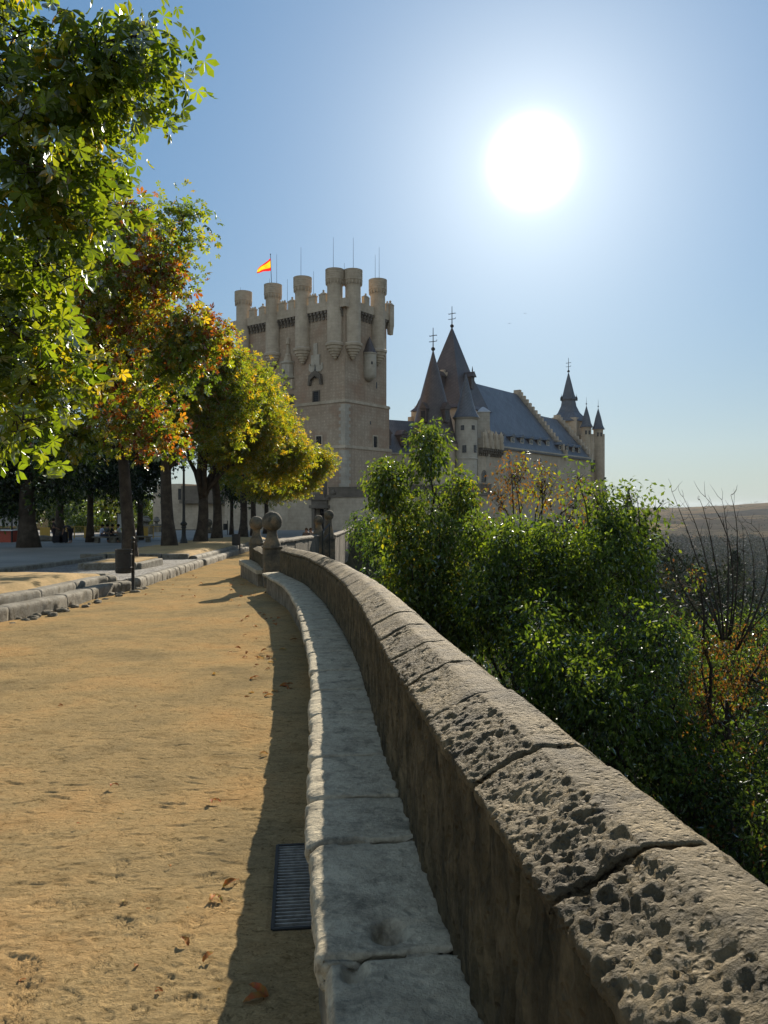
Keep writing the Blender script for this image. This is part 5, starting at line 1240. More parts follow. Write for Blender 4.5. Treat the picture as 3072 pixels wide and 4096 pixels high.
# ------------------------------------------------------------------ growth beyond the parapet
def slope(px, d, dz=0): x = (px-CX)*d/F; return (x, d, tz(x, d)+dz)
def shrub(label, px, d, toppx, topy, ells, ncl, nlf, seed, size=.085, pal=('shrub',), palw=None, sig=.30, w=.09, **kw):
    kw.setdefault('twig', .006)
    return tree(kw.pop('name', 'broadleaf_tree'), label, slope(px, d, -.2), at(toppx, topy, d), w, ells, ncl, nlf, size, kw.pop('kind', 'ovate'), kw.pop('mat', 'leaf_sh'), pal, palw, sig=sig, seed=seed, bark='bark2', shell=.3, droop=kw.pop('droop', .9), **kw)
shrub('glossy green tree whose bushy crown tops the parapet in front of the round tower', 440, 17, 436, 600, [E(428, 450, 17, 22, 22, 1, 1.4), E(388, 484, 17, 22, 20, 1.1, 1.2), E(412, 515, 17, 42, 36), E(462, 505, 17, 18, 36, 1, 1.0), E(440, 555, 16.5, 60, 45), E(400, 560, 17, 32, 40), E(385, 505, 17, 14, 18), E(430, 600, 16, 70, 40)], 240, 15500, 51, .12, pal=('shrub', 'yell'), palw=(.85, .15), nlimb=14, updir=True, sig=.22)
shrub('broad glossy green tree filling the middle below the palace', 520, 13.5, 515, 640, [E(515, 556, 13.5, 40, 42, 1.2), E(560, 556, 13.5, 38, 42, 1.2), E(612, 528, 13.5, 22, 32, .8, 1.3), E(590, 572, 13.2, 50, 46, 1.4), E(540, 610, 13, 85, 62), E(490, 600, 13.5, 45, 60), E(478, 545, 14.5, 22, 35), E(630, 570, 13.2, 25, 40, 1)], 320, 20000, 52, .098, pal=('shrub', 'green', 'dark'), palw=(.5, .25, .25), sig=.16, nlimb=14, updir=True)
shrub('sparse leafy top shoots of a young tree poking up before the little needle spire', 622, 14.5, 622, 560, [E(632, 503, 14.5, 14, 14, .5), E(655, 510, 14.5, 12, 10, .5), E(578, 482, 14.5, 5, 16, .3), E(600, 505, 14.5, 14, 22, .5), E(640, 535, 14.5, 22, 22, .7)], 70, 1500, 53, .115, sig=.20, w=.05, nlimb=9, updir=True)
shrub('lower dark green tree hugging the parapet in the right middle', 600, 9.5, 590, 800, [E(590, 690, 9.5, 85, 60, 1.3), E(540, 650, 10.5, 60, 50, 1.4), E(640, 640, 10.5, 55, 50, 1.4), E(600, 750, 9.3, 95, 60, 1.3), E(690, 790, 9, 70, 70, 1.2), E(650, 720, 9.5, 70, 60)], 300, 21000, 54, .08, pal=('shrub', 'dark', 'green'), palw=(.45, .3, .25), sig=.14, w=.08, nlimb=12, updir=True)
shrub('dim green undergrowth tree behind the bend of the parapet', 410, 22, 410, 640, [E(395, 545, 24, 30, 20, 2), E(420, 590, 20, 50, 35, 2), E(455, 620, 17, 55, 40, 2), E(370, 530, 30, 14, 12, 2)], 220, 17000, 55, .14, pal=('dark', 'shrub'), palw=(.6, .4), sig=.4, nlimb=8)
shrub('drying tree with rust-brown leaf tufts and bare curving upper branches at right', 728, 10.5, 728, 700, [E(690, 580, 10.5, 24, 30, .6), E(725, 625, 10.5, 45, 40, .9), E(720, 690, 10.5, 40, 60, .9), E(690, 740, 10.3, 45, 60, .9), E(640, 670, 10.5, 25, 40, .7), E(755, 700, 10.3, 30, 80, .8)], 130, 3200, 56, .055, pal=('dry', 'shrub'), palw=(.8, .2), sig=.075, w=.06, nlimb=9, updir=True, bare=.45, droop=1.2)
shrub('thin reddish-leaved sapling tops rising in front of the palace wall', 525, 18.5, 528, 560, [E(515, 480, 18.5, 26, 22, .8), E(545, 490, 18.5, 24, 24, .8), E(575, 505, 18.5, 16, 20, .7), E(500, 500, 18.5, 14, 20, .7)], 60, 1300, 57, .10, pal=('dry', 'yell'), palw=(.7, .3), sig=.26, w=.05, nlimb=10, updir=True, bare=.2)
shrub('dense dull green tree behind the drying branches at the right edge', 745, 15, 745, 760, [E(750, 650, 16, 50, 36, 1.6), E(740, 710, 15, 60, 60, 1.8), E(705, 655, 17, 40, 30, 1.6), E(770, 800, 13, 60, 80, 1.6), E(680, 690, 15, 50, 60, 1.6)], 200, 12000, 58, .09, pal=('shrub', 'dark', 'dry'), palw=(.25, .6, .15), sig=.32, nlimb=10, updir=True)
shrub('dark green tree low beneath the others in the lower right corner', 740, 7.5, 745, 900, [E(740, 850, 8, 60, 70, 1), E(690, 800, 9, 60, 60, 1.2), E(780, 760, 8.5, 50, 80, 1), E(780, 860, 7, 50, 60, .8)], 200, 12000, 59, .065, pal=('shrub', 'dark', 'dry'), palw=(.3, .6, .1), sig=.20, w=.07, nlimb=9, updir=True)
# bare curving branches over the valley
br = MB(); rb = random.Random(12)
for (x0, y0, xm, ym, x1, y1) in ((722, 640, 700, 560, 672, 492), (722, 640, 712, 560, 684, 497), (724, 640, 716, 540, 700, 499), (726, 640, 732, 540, 722, 500), (728, 640, 745, 540, 706, 497), (730, 640, 745, 550, 731, 495), (735, 650, 748, 600, 742, 522), (735, 650, 768, 590, 745, 528), (737, 650, 790, 560, 752, 524), (722, 640, 680, 600, 668, 548), (724, 640, 690, 560, 660, 540), (736, 650, 760, 610, 800, 590)):
    pp = []
    for k in range(11):
        f = k/10; px = (1-f)**2*x0+2*f*(1-f)*xm+f*f*x1+rb.uniform(-.8, .8)*f; py = (1-f)**2*y0+2*f*(1-f)*ym+f*f*y1; pp.append(at(px, py, 10.3+.5*math.sin(x1+f)))
    br.tube(pp, [.013*(1-k/10)+.0025 for k in range(11)], 5)
    for k in range(3, 11):
        for _ in range(2):
            p = Vector(pp[k]); d_ = Vector((rb.uniform(-.22, .22), rb.uniform(-.15, .15), rb.uniform(-.02, .22))); L_ = rb.uniform(.5, 1.); br.tube([p, p+d_*.4*L_+Vector((0, 0, -.02)), p+d_*.75*L_, p+d_*L_+Vector((rb.uniform(-.03, .03), 0, .03))], [.004, .003, .0022, .0012], 3)
dt = [o for o in COL.objects if o.get('label', '').startswith('drying tree')][0]
br.build('bare_branches', M['bark2'], dt, smooth=True, fix=False)

# hillside scrub: uncountable low growth on the slope
def blobs(name, cs, rs, per, size, pal, mat, seed, up=.6):
    r_ = np.random.default_rng(seed); n = len(cs)*per
    ci = np.repeat(np.arange(len(cs)), per); dr = r_.normal(size=(n, 3)); dr /= np.linalg.norm(dr, axis=1, keepdims=True)
    lump = 1+.35*np.sin(dr[:, 0]*4+ci)*np.cos(dr[:, 2]*5+ci*2)
    C_ = cs[ci]+dr*(r_.random(n)**.4*lump)[:, None]*rs[ci]
    D = dr+r_.normal(size=(n, 3))*.7; N = r_.normal(size=(n, 3)); N[:, 2] += up
    A = np.array(PAL[pal]); cb = A[r_.integers(0, len(A), len(cs))]; cols = (cb[ci]*.6+A[r_.integers(0, len(A), n)]*.4)*r_.uniform(.7, 1.3, (n, 1))
    sz = (size if np.isscalar(size) else size[ci])*r_.uniform(.6, 1.3, n)
    return link(name, leaf_mesh(name, 'simple', C_, D, N, sz, cols, M[mat]))
r_ = np.random.default_rng(77)
def scatter(n, d0, d1, p0, p1, cond=lambda x, y: True, pw=1.):
    out = []
    while len(out) < n:
        d = d0*(d1/d0)**(r_.random()**pw); x = (r_.uniform(p0, p1)-CX)*d/F
        if not inside(np.array([x]), np.array([d]))[0] and bdist(np.array([x]), np.array([d]))[0] > .8 and cond(x, d): out.append((x, d))
    q = np.array(out); return q, terrain(q[:, 0], q[:, 1])
q, z = scatter(420, 7, 60, 380, 900); s_ = np.clip(q[:, 1]*.045, .5, 2.2)*r_.uniform(.7, 1.3, len(q))
o = blobs('hillside_scrub', np.column_stack([q, z+s_*.5]), np.column_stack([s_*1.2, s_*1.2, s_]), 150, np.clip(s_*.16, .09, .4), 'dark', 'leaf_bg', 5); tag(o, kind='stuff')
q, z = scatter(480, 60, 420, 560, 900); s_ = r_.uniform(2.2, 4.2, len(q))
o = blobs('hillside_wood', np.column_stack([q, z+s_*.8]), np.column_stack([s_, s_, s_*1.2]), 200, s_*.20, 'wood', 'leaf_far', 6); tag(o, kind='stuff')
q, z = scatter(620, 350, 1420, 590, 850, pw=.8); s_ = r_.uniform(6, 11, len(q))
o = blobs('valley_wood', np.column_stack([q, z+s_*.6]), np.column_stack([s_*1.5, s_*1.5, s_*.9]), 210, s_*.34, 'wood', 'leaf_far', 7); tag(o, kind='stuff')
q, z = scatter(260, 1500, 4200, 590, 900); s_ = r_.uniform(3, 9, len(q))
o = blobs('field_hedges', np.column_stack([q, z+s_*.4]), np.column_stack([s_*3, s_*1.4, s_*.7]), 60, s_*.3, 'wood', 'leaf_far', 8); tag(o, kind='stuff')
# individual conifers standing out of the wood
def conifer(label, px, ytop, ybase, d, seed):
    x, y, zt = at(px, ytop, d); zb = EYE-(ybase-HY)*d/F; H = zt-zb
    root = thing('conifer', label, 'tree', (x, y, zb), 'dark conifers on the valley side')
    mb = MB(); mb.tube([(x, y, zb-1), (x, y, zb+H*.9)], [H*.03, H*.006], 8); mb.build('trunk', M['bark'], root, fix=False)
    rr_ = np.random.default_rng(seed); n = 1700; f = rr_.random(n)**.75; tier = .75+.25*np.sin(f*34); rad_ = (1-f)**.8*H*.38*tier*rr_.random(n)**.35; a = rr_.random(n)*6.283
    C_ = np.column_stack([x+rad_*np.cos(a), y+rad_*np.sin(a), zb+H*(.06+.94*f)]); D = np.column_stack([np.cos(a), np.sin(a), -.5+0*a]); N = rr_.normal(size=(n, 3))*.4+np.array([0, 0, 1.]); A = np.array(PAL['dark'])*.8
    link('foliage', leaf_mesh('foliage', 'simple', C_, D, N, H*.075*rr_.uniform(.6, 1.3, n), A[rr_.integers(0, len(A), n)], M['leaf_bg']), root)
conifer('tall pointed dark conifer standing below the golden fields at far right', 735, 550, 590, 240, 1)
conifer('rounded dark conifer left of the bare branches on the valley side', 668, 549, 575, 330, 2)
conifer('short dark conifer in the valley just right of the shrub crown', 640, 549, 572, 400, 3)

# farm buildings and poles in the valley
p = hit(650, 546.0); dfar = p.y
farm = thing('farmhouse', 'tiny farm building with a bright white roof among fields in the valley', 'building', tuple(p))
sc_f = dfar/F
mb = MB(); mb.box((p.x, p.y, p.z-1), (sc_f*5.5, 8, sc_f*2.2+1)); mb.build('wall', M['castle'], farm)
mb = MB(); mb.prism([(-8.5, 0), (0, sc_f*1.6), (8.5, 0)], (p.x-sc_f*5.8, p.y, p.z+sc_f*2.2), (0, 1), (sc_f*11.6, 0)); t = NT('white_metal_roof'); mb.build('roof', t.finish((.8, .82, .85), .3, None, spec=.6), farm)
p2 = hit(663, 546.5); farm2 = thing('farm_shed', 'long low dark farm shed just right of the white-roofed farmhouse', 'building', tuple(p2))
mb = MB(); mb.box((p2.x, p2.y, p2.z-1), (sc_f*6, 7, sc_f*2+1)); mb.build('wall', M['darktrim'], farm2)
mb = MB(); mb.prism([(-8, 0), (0, sc_f*1.2), (8, 0)], (p2.x-sc_f*6.3, p2.y, p2.z+sc_f*2), (0, 1), (sc_f*12.6, 0)); mb.build('roof', M['slatew'], farm2)
for lab, px, yt, yb2 in (('thin distant pylon mast on the horizon right of the castle', 669, 502, 508), ('distant lattice pylon beside the ridge of the far hill', 667.5+5, 507, 513), ('small distant pylon right of the bare branches', 705, 506, 511)):
    p = hit(px, yb2); zt = EYE-(yt-HY)*p.y/F; mb = MB(); h = zt-p.z
    for sx, sy in ((-1, -1), (1, -1), (1, 1), (-1, 1)): mb.tube([(p.x+sx*h*.07, p.y+sy*h*.07, p.z-2), (p.x, p.y, zt)], .35, 4)
    mb.tube([(p.x-h*.16, p.y, p.z+h*.8), (p.x+h*.16, p.y, p.z+h*.8)], .35, 4); mb.tube([(p.x-h*.1, p.y, p.z+h*.92), (p.x+h*.1, p.y, p.z+h*.92)], .35, 4)
    o = mb.build('power_pylon', M['iron']); tag(recentre(o), lab, 'pylon', 'pylons on the far hills')

# ------------------------------------------------------------------ fallen leaves
GL = 'dry leaves fallen on the sandy path'
def dry_leaf_mesh(seed, kind):
    rr_ = random.Random(seed); V = []; Fs = []; C2 = []
    n = 9; L = 1.; c = (.30, .13, .045) if seed % 3 else (.42, .26, .09); lob = 1 if kind == 0 else 2
    for q in range(lob):
        a = (q-(lob-1)/2)*.9; ca, sa = math.cos(a), math.sin(a); o = len(V)
        for i in range(n):
            f = i/(n-1); w = .24*math.sin(math.pi*min(1, f*.9+.08))**.8*(1 if lob == 1 else .75)
            curl = .20*math.sin(f*2.6)
            for s in (-1, 0, 1):
                x, y = s*w*(1+rr_.uniform(-.25, .15)), f*L; z = curl+abs(s)*w*.9+rr_.uniform(0, .03); V.append((x*ca+y*sa, -x*sa+y*ca, z*.7)); C2.append(tuple(v*rr_.uniform(.6, 1.2) for v in c))
        for i in range(n-1):
            for s in range(2): Fs.append((o+i*3+s, o+i*3+s+1, o+(i+1)*3+s+1, o+(i+1)*3+s))
    V = np.array(V); V[:, 2] -= V[:, 2].min()
    return np_mesh('dry_leaf', V, Fs, M['dryleaf'], True, np.array(C2))
LM = [dry_leaf_mesh(i, i % 2) for i in range(6)]
big = [(63, 707, 'small dark curled leaf alone on the open sand at left', .05), (213, 676, 'brown leaf lying nearest the bend of the bench shadow', .09), (210, 802, 'curled brown leaf in the middle of the sand beside the wall shadow', .08), (236, 882, 'tilted golden-brown leaf at the edge of the wall shadow', .075), (213, 897, 'crumpled brown leaf below and left of the tilted golden one', .07), (188, 949, 'small pale leaf standing on edge among the footprints', .06), (112, 786, 'reddish leaf scrap in the middle of the left sand', .06), (254, 694, 'round shiny brown leaf near the shadow edge', .07), (268, 694, 'pale curled leaf scrap just right of the round brown one', .06), (203, 965, 'tiny brown leaf among the lowest footprints', .06), (268, 756, 'faint reddish leaf beside the shadow notch', .07), (290, 641, 'dark leaf inside the shadow near the bench bend', .12), (268, 1000, 'long leaf lying in the deep shadow at the bottom', .09), (274, 664, 'leaf at the shadow edge above the round brown one', .09)]
for i, (px, py, lab, s) in enumerate(big):
    x, y = solve(px, py, 0); o = link('dry_leaf', LM[(i*5+1) % 6]); o.location = (x, y, gf(y)+.012); o.scale = (s,)*3; o.rotation_euler = (random.uniform(-.3, .3), random.uniform(-.3, .3), random.uniform(0, 6.28)); tag(o, lab, 'leaf', GL)
rr_ = random.Random(41)
for i in range(90):
    if i < 50: px, py = 262+rr_.gauss(0, 16)-(.0), rr_.uniform(575, 700); px = min(px, 330)
    elif i < 75: px, py = 200+rr_.gauss(0, 25), rr_.uniform(565, 605)
    else: px, py = rr_.uniform(0, 240), rr_.uniform(640, 1000)
    x, y = solve(px, py, 0)
    if x > WX(y)-.55: x = WX(y)-.6-rr_.random()*.8
    o = link('dry_leaf', LM[rr_.randrange(6)]); o.location = (x, y, gf(y)+.008); s = rr_.uniform(.05, .12) if i < 75 else rr_.uniform(.015, .035); o.scale = (s,)*3; o.rotation_euler = (rr_.uniform(-.3, .3), rr_.uniform(-.3, .3), rr_.uniform(0, 6.28))
    tag(o, 'small dry brown leaf lying flat among the many scattered over the path', 'leaf', GL)
# rubble along the eroded kerb foot
rr_ = random.Random(4); SM = []
for k in range(4):
    import bmesh
    bm = bmesh.new(); bmesh.ops.create_icosphere(bm, subdivisions=2, radius=1)
    for v in bm.verts: v.co *= 1+.35*rr_.uniform(-1, 1)*.6; v.co.z *= .6
    for f in bm.faces: f.smooth = rr_.random() < .5
    me = bpy.data.meshes.new('stone'); bm.to_mesh(me); bm.free(); me.materials.append(M['benchbase']); SM.append(me)
for k in range(75):
    y = 9+rr_.random()**1.2*12; x = kerbx(y)+rr_.uniform(-.02, .35)**1; o = link('loose_stone', SM[k % 4]); s = rr_.uniform(.03, .10)
    o.location = (float(x), y, gf(y)+s*.1); o.scale = (s*1.3, s, s); o.rotation_euler = (0, 0, rr_.uniform(0, 6)); tag(o, 'small broken stone lying along the eroded foot of the near kerb', 'stone', 'loose stones along the kerb foot')

# birds
for px, py, lab in ((525, 313.5, 'higher of two tiny birds flying in the sky right of the spires'), (509.5, 323.5, 'lower of two tiny birds flying in the sky right of the spires')):
    x, y, z = at(px, py, 180); mb = MB()
    mb.lathe((0, 0, 0), [(.01, -.18), (.05, -.08), (.06, .05), (.02, .18)], 8); mb.v = [(a, c, b) for a, b, c in mb.v]
    for s in (-1, 1): mb.add([(0, -.07, .02), (0, .07, .02), (s*.28, .04, .10), (s*.5, -.06, .03)], [(0, 1, 2, 3)])
    o = mb.build('bird', M['iron']); o.location = (x, y, z); tag(o, lab, 'bird', 'birds in the sky')
# ------------------------------------------------------------------ people and park furniture under the trees
t = NT('skin'); M['skin'] = t.finish((.30, .17, .11), .6, None)
def cloth(name, c): return plain(name, c, .9, 0, .2, 30, .1)
def skin_obj(name, joints, edges, radii, mat, parent, sub=1):
    me = bpy.data.meshes.new(name); me.from_pydata([tuple(j) for j in joints], edges, []); o = bpy.data.objects.new(name, me); COL.objects.link(o)
    m = o.modifiers.new('s', 'SKIN'); 
    if not me.skin_vertices: me.skin_vertices.new()
    for v, r in zip(me.skin_vertices[0].data, radii): v.radius = (r, r) if not hasattr(r, '__len__') else r
    me.skin_vertices[0].data[0].use_root = True
    s = o.modifiers.new('u', 'SUBSURF'); s.levels = sub; s.render_levels = sub
    dg = bpy.context.evaluated_depsgraph_get(); dg.update(); ev = o.evaluated_get(dg); nm = bpy.data.meshes.new_from_object(ev)
    bpy.data.objects.remove(o); nm.materials.clear(); nm.materials.append(mat)
    for p in nm.polygons: p.use_smooth = True
    return link(name, nm, parent, local=True)
def person(label, loc, rotz, pose, shirt, trousers, hair=(.02, .015, .01), group=None):
    root = thing('person', label, 'person', loc, group, rotz)
    J = dict(pelvis=(0, 0, .95), spine=(0, .01, 1.15), chest=(0, 0, 1.36), neck=(0, 0, 1.50), head=(0, .02, 1.62), crown=(0, .0, 1.71),
             lsh=(-.18, 0, 1.42), lel=(-.24, .02, 1.14), lwr=(-.25, .10, .90), rsh=(.18, 0, 1.42), rel=(.24, .02, 1.14), rwr=(.25, .10, .90),
             lhip=(-.09, 0, .93), lkn=(-.10, .02, .50), lan=(-.10, -.02, .09), lto=(-.11, .16, .03), rhip=(.09, 0, .93), rkn=(.10, .02, .50), ran=(.10, -.02, .09), rto=(.11, .16, .03))
    J.update(pose)
    R_ = dict(pelvis=.13, spine=.125, chest=.15, neck=.055, head=.10, crown=.075, lsh=.065, lel=.045, lwr=.03, rsh=.065, rel=.045, rwr=.03, lhip=.095, lkn=.06, lan=.04, lto=.035, rhip=.095, rkn=.06, ran=.04, rto=.035)
    Ed = [('pelvis', 'spine'), ('spine', 'chest'), ('chest', 'neck'), ('neck', 'head'), ('head', 'crown'), ('chest', 'lsh'), ('lsh', 'lel'), ('lel', 'lwr'), ('chest', 'rsh'), ('rsh', 'rel'), ('rel', 'rwr'), ('pelvis', 'lhip'), ('lhip', 'lkn'), ('lkn', 'lan'), ('lan', 'lto'), ('pelvis', 'rhip'), ('rhip', 'rkn'), ('rkn', 'ran'), ('ran', 'rto')]
    for sd in 'lr':     # hands: palm, four fingers and a thumb
        w = Vector(J[sd+'wr']); e = Vector(J[sd+'el']); d = (w-e).normalized(); sx = d.cross(Vector((0, 1, .3))).normalized(); J[sd+'pa'] = w+d*.07; R_[sd+'pa'] = .034; Ed.append((sd+'wr', sd+'pa'))
        for k in range(4):
            a = f'{sd}f{k}'; J[a] = w+d*.11+sx*(k-1.5)*.022; J[a+'t'] = w+d*(.165-.012*abs(k-1.3))+sx*(k-1.5)*.025+Vector((0, .02, 0)); R_[a] = .010; R_[a+'t'] = .008; Ed += [(sd+'pa', a), (a, a+'t')]
        J[sd+'th'] = w+d*.08-sx*.06; R_[sd+'th'] = .010; Ed.append((sd+'pa', sd+'th'))
    ks = list(J); ix = {k: i for i, k in enumerate(ks)}
    b = skin_obj('body', [J[k] for k in ks], [(ix[a], ix[c]) for a, c in Ed], [R_[k] for k in ks], M['skin'], root)
    def sub(name, kk, ee, add, mat, sl=None):
        ii = {k: i for i, k in enumerate(kk)}; pts_ = [Vector(J[k]) for k in kk]
        if sl:
            for a, par, f in sl: pts_[ii[a]] = Vector(J[par]).lerp(Vector(J[a]), f)
        return skin_obj(name, pts_, [(ii[a], ii[c]) for a, c in ee], [R_[k]+add for k in kk], mat, root)
    sub('shirt', ['pelvis', 'spine', 'chest', 'lsh', 'lel', 'rsh', 'rel'], [('pelvis', 'spine'), ('spine', 'chest'), ('chest', 'lsh'), ('lsh', 'lel'), ('chest', 'rsh'), ('rsh', 'rel')], .022, cloth('shirt_cloth', shirt), [('lel', 'lsh', .75), ('rel', 'rsh', .75)])
    sub('trousers', ['pelvis', 'lhip', 'lkn', 'lan', 'rhip', 'rkn', 'ran'], [('pelvis', 'lhip'), ('lhip', 'lkn'), ('lkn', 'lan'), ('pelvis', 'rhip'), ('rhip', 'rkn'), ('rkn', 'ran')], .018, cloth('trouser_cloth', trousers), [('lan', 'lkn', .8 if trousers[0] < .1 else .1), ('ran', 'rkn', .8 if trousers[0] < .1 else .1)])
    h = Vector(J['head']); c = Vector(J['crown']); up = (c-h).normalized(); mb = MB(); mb.ball(h+up*.045+Vector((0, -.022, 0)), .112, 14, 9); mb.build('hair', cloth('hair', hair), root, smooth=True, local=True)
    mb = MB(); f = Vector((0, .1, 0)); mb.lathe(tuple(h+f), [(.018, -.03), (.012, .01), (.004, .03)], 8)
    for s in (-1, 1): mb.ball(h+Vector((s*.035, .088, .025)), .012, 8, 5)
    mb.build('face', M['skin'], root, smooth=True, local=True)
    return root
SIT = dict(pelvis=(0, -.02, .52), spine=(0, .0, .72), chest=(0, .04, .94), neck=(0, .07, 1.08), head=(0, .10, 1.20), crown=(0, .09, 1.29), lsh=(-.18, .04, 1.0), lel=(-.23, .14, .74), lwr=(-.16, .36, .72), rsh=(.18, .04, 1.0), rel=(.23, .14, .74), rwr=(.16, .36, .72), lhip=(-.09, .02, .50), lkn=(-.12, .45, .50), lan=(-.12, .42, .09), lto=(-.12, .58, .04), rhip=(.09, .02, .50), rkn=(.12, .45, .50), ran=(.12, .42, .09), rto=(.12, .58, .04))
BEND = dict(spine=(0, .10, 1.10), chest=(0, .30, 1.22), neck=(0, .44, 1.24), head=(0, .55, 1.22), crown=(0, .63, 1.25), lsh=(-.18, .32, 1.20), lel=(-.22, .42, .95), lwr=(-.18, .50, .72), rsh=(.18, .32, 1.20), rel=(.22, .42, .95), rwr=(.18, .50, .72))
def pg(px, d, e=.25): x, y = at(px, 0, d)[:2]; return (x, y, gf(y)+e)
person('person in a pale blue shirt seated with back turned at the left bench end', pg(101.5, 55.5), R(-60), SIT, (.42, .5, .68), (.05, .06, .09))
person('person in a dark grey top seated in the middle of the park bench group', pg(106.5, 56.3), R(-40), SIT, (.09, .10, .10), (.05, .05, .05))
person('person in a black vest leaning over the table in the seated group', pg(111.5, 55.6), R(-75), SIT, (.02, .02, .025), (.03, .03, .03))
person('person in a pale top seated behind the first trunk facing the group', pg(119.5, 56.2), R(100), SIT, (.45, .47, .5), (.06, .06, .07))
person('person in dark shorts bending over luggage by the leaning tree', pg(70.5, 54.5), R(75), BEND, (.035, .04, .05), (.03, .03, .04))
person('person in a dark dress standing beside the luggage left of the bending one', pg(53.5, 55), R(-70), dict(lwr=(-.12, .25, 1.05), rwr=(.12, .28, 1.0)), (.05, .04, .05), (.05, .04, .05))
for i, (px, dd_, c_) in enumerate(((306.5, 50., (.10, .08, .07)), (310.7, 50.6, (.2, .16, .13)))):
    x, y, z = at(px, 528.2, dd_); person(('left' if i == 0 else 'right')+' one of two people with heads showing above the middle parapet', (x, y, z-1.74), R(180), {}, c_, (.05, .05, .06), (.06, .035, .02), 'walkers behind the middle parapet')
# luggage
for px, h, w_, lab in ((63.5, .75, .28, 'upright black suitcase at the feet of the bending person'), (58.5, .5, .4, 'low dark travel bag on the ground between the two standing people')):
    x, y, z = pg(px, 54.6); root = thing('suitcase', lab, 'luggage', (x, y, z)); mb = MB(); mb.box((x, y, z+.04), (w_, .14, h)); o = mb.build('shell', cloth('luggage_cloth', (.025, .025, .03)), root); b = o.modifiers.new('b', 'BEVEL'); b.width = .05; b.segments = 3
    mb = MB(); mb.tube([(x-w_*.5, y, z+h), (x-w_*.5, y, z+h+.22), (x+w_*.5, y, z+h+.22), (x+w_*.5, y, z+h)], .014, 6); mb.build('handle', M['iron'], root)
    for sx in (-1, 1): mb = MB(); mb.ball((x+sx*w_*.7, y-.08, z+.04), .04, 10, 6); mb.build('wheel', M['iron'], root)
# stone benches and table
def sbench(lab, px, d, w, h=.45, cat='bench', name='stone_park_bench'):
    x, y, z = pg(px, d); root = thing(name, lab, cat, (x, y, z)); mb = MB(); mb.box((x, y, z+h-.1), (w, .25, .1)); o = mb.build('seat' if cat == 'bench' else 'table_top', M['granite'], root); b = o.modifiers.new('b', 'BEVEL'); b.width = .02
    for s in (-1, 1): mb = MB(); mb.box((x+s*w*.65, y, z), (.14, .2, h-.1)); mb.build('leg', M['granite'], root)
sbench('stone bench carrying the seated group beside the slim park tree', 105.5, 55.4, .9); sbench('stone table in front of the seated group by the first trunk', 115, 55.8, .5, .74, 'table', 'stone_table'); sbench('empty stone bench just right of the first chestnut trunk', 142, 57, .7)
sbench('stone bench seat behind the first trunk for the person facing left', 120, 56.3, .5)
# railing, orange-yellow panels
M['yellow'] = plain('yellow_railing_paint', (.48, .30, .05), .5, 0, .15)
rail = thing('yellow_railing', 'row of yellow metal crowd-barrier panels behind the park benches', 'railing', pg(100, 66), None)
for a, b in ((60, 74), (74.6, 88), (88.6, 100), (100.6, 113), (139, 153), (153.6, 168)):
    p, q = pg(a, 66), pg(b, 66); mb = MB()
    for z in (.15, 1.05): mb.tube([(p[0], p[1], p[2]+z), (q[0], q[1], q[2]+z)], .022, 5)
    for x_ in (p, q): mb.tube([(x_[0], x_[1], x_[2]-.1), (x_[0], x_[1], x_[2]+1.07)], .025, 5)
    n = int((q[0]-p[0])/.11)
    for k in range(1, n): mb.tube([(p[0]+(q[0]-p[0])*k/n, p[1], p[2]+.15), (p[0]+(q[0]-p[0])*k/n, p[1], p[2]+1.05)], .012, 3)
    mb.build('barrier_panel', M['yellow'], rail)
bd = thing('site_boards', 'ochre boarding panels leaning against the yellow railing', 'boards', pg(72, 66.5))
for a, b in ((40, 50), (66, 72), (84, 92), (139.5, 148)):
    p, q = pg(a, 66.6), pg(b, 66.6); mb = MB(); mb.box(((p[0]+q[0])/2, p[1], p[2]), ((q[0]-p[0])/2, .03, .95)); mb.build('panel', M['yellow'], bd)
# kiosk at the left edge
M['red'] = plain('red_paint', (.35, .06, .03), .5); M['white'] = plain('white_panel', (.75, .76, .78), .4)
kx_, ky_, kz_ = pg(3, 58); kk = thing('kiosk', 'low red and white kiosk with a flat slatted roof at the left edge', 'kiosk', (kx_, ky_, kz_))
mb = MB(); mb.box((kx_-1.2, ky_, kz_), (2.4, 1.2, .85)); mb.build('counter', M['red'], kk)
mb = MB(); mb.box((kx_-1.2, ky_-.1, kz_+.86), (2.6, 1.35, .06)); mb.build('counter_top', M['white'], kk)
mb = MB(); mb.box((kx_-1.2, ky_, kz_+2.0), (2.7, 1.5, .1)); mb.build('roof', M['iron'], kk)
mb = MB()
for k in range(9): mb.box((kx_-3.4+k*.55, ky_+1.0, kz_+1.15), (.24, .02, .8))
mb.build('glazing', M['white'], kk)
for sx in (-3.6, 1.25): mb = MB(); mb.box((kx_+sx, ky_-1.2, kz_), (.05, .05, 2.0)); mb.build('post', M['iron'], kk)
# pale rocks on the grass
x, y, z = pg(43, 60); mb = MB(); mb.lathe((x, y, z-.1), [(.9, 0), (1.0, .2), (.7, .45), (.2, .52)], 9, .3, .6); mb.lathe((x+1.3, y, z-.1), [(.6, 0), (.7, .2), (.4, .38), (.1, .4)], 8, .3, .6)
o = mb.build('pale_rock', M['granite'], smooth=False); tag(recentre(o), 'pale sunlit rock mound beside the massive dark trunk', 'rock')
x_ = [at(px, 0, 49)[0] for px in (-60, 48, 96)]
mb = []; lawn = sheet('shaded_lawn', lambda y: -17.2, 50.8, 62, .5, -60, 30, .27, None, .03) if False else None
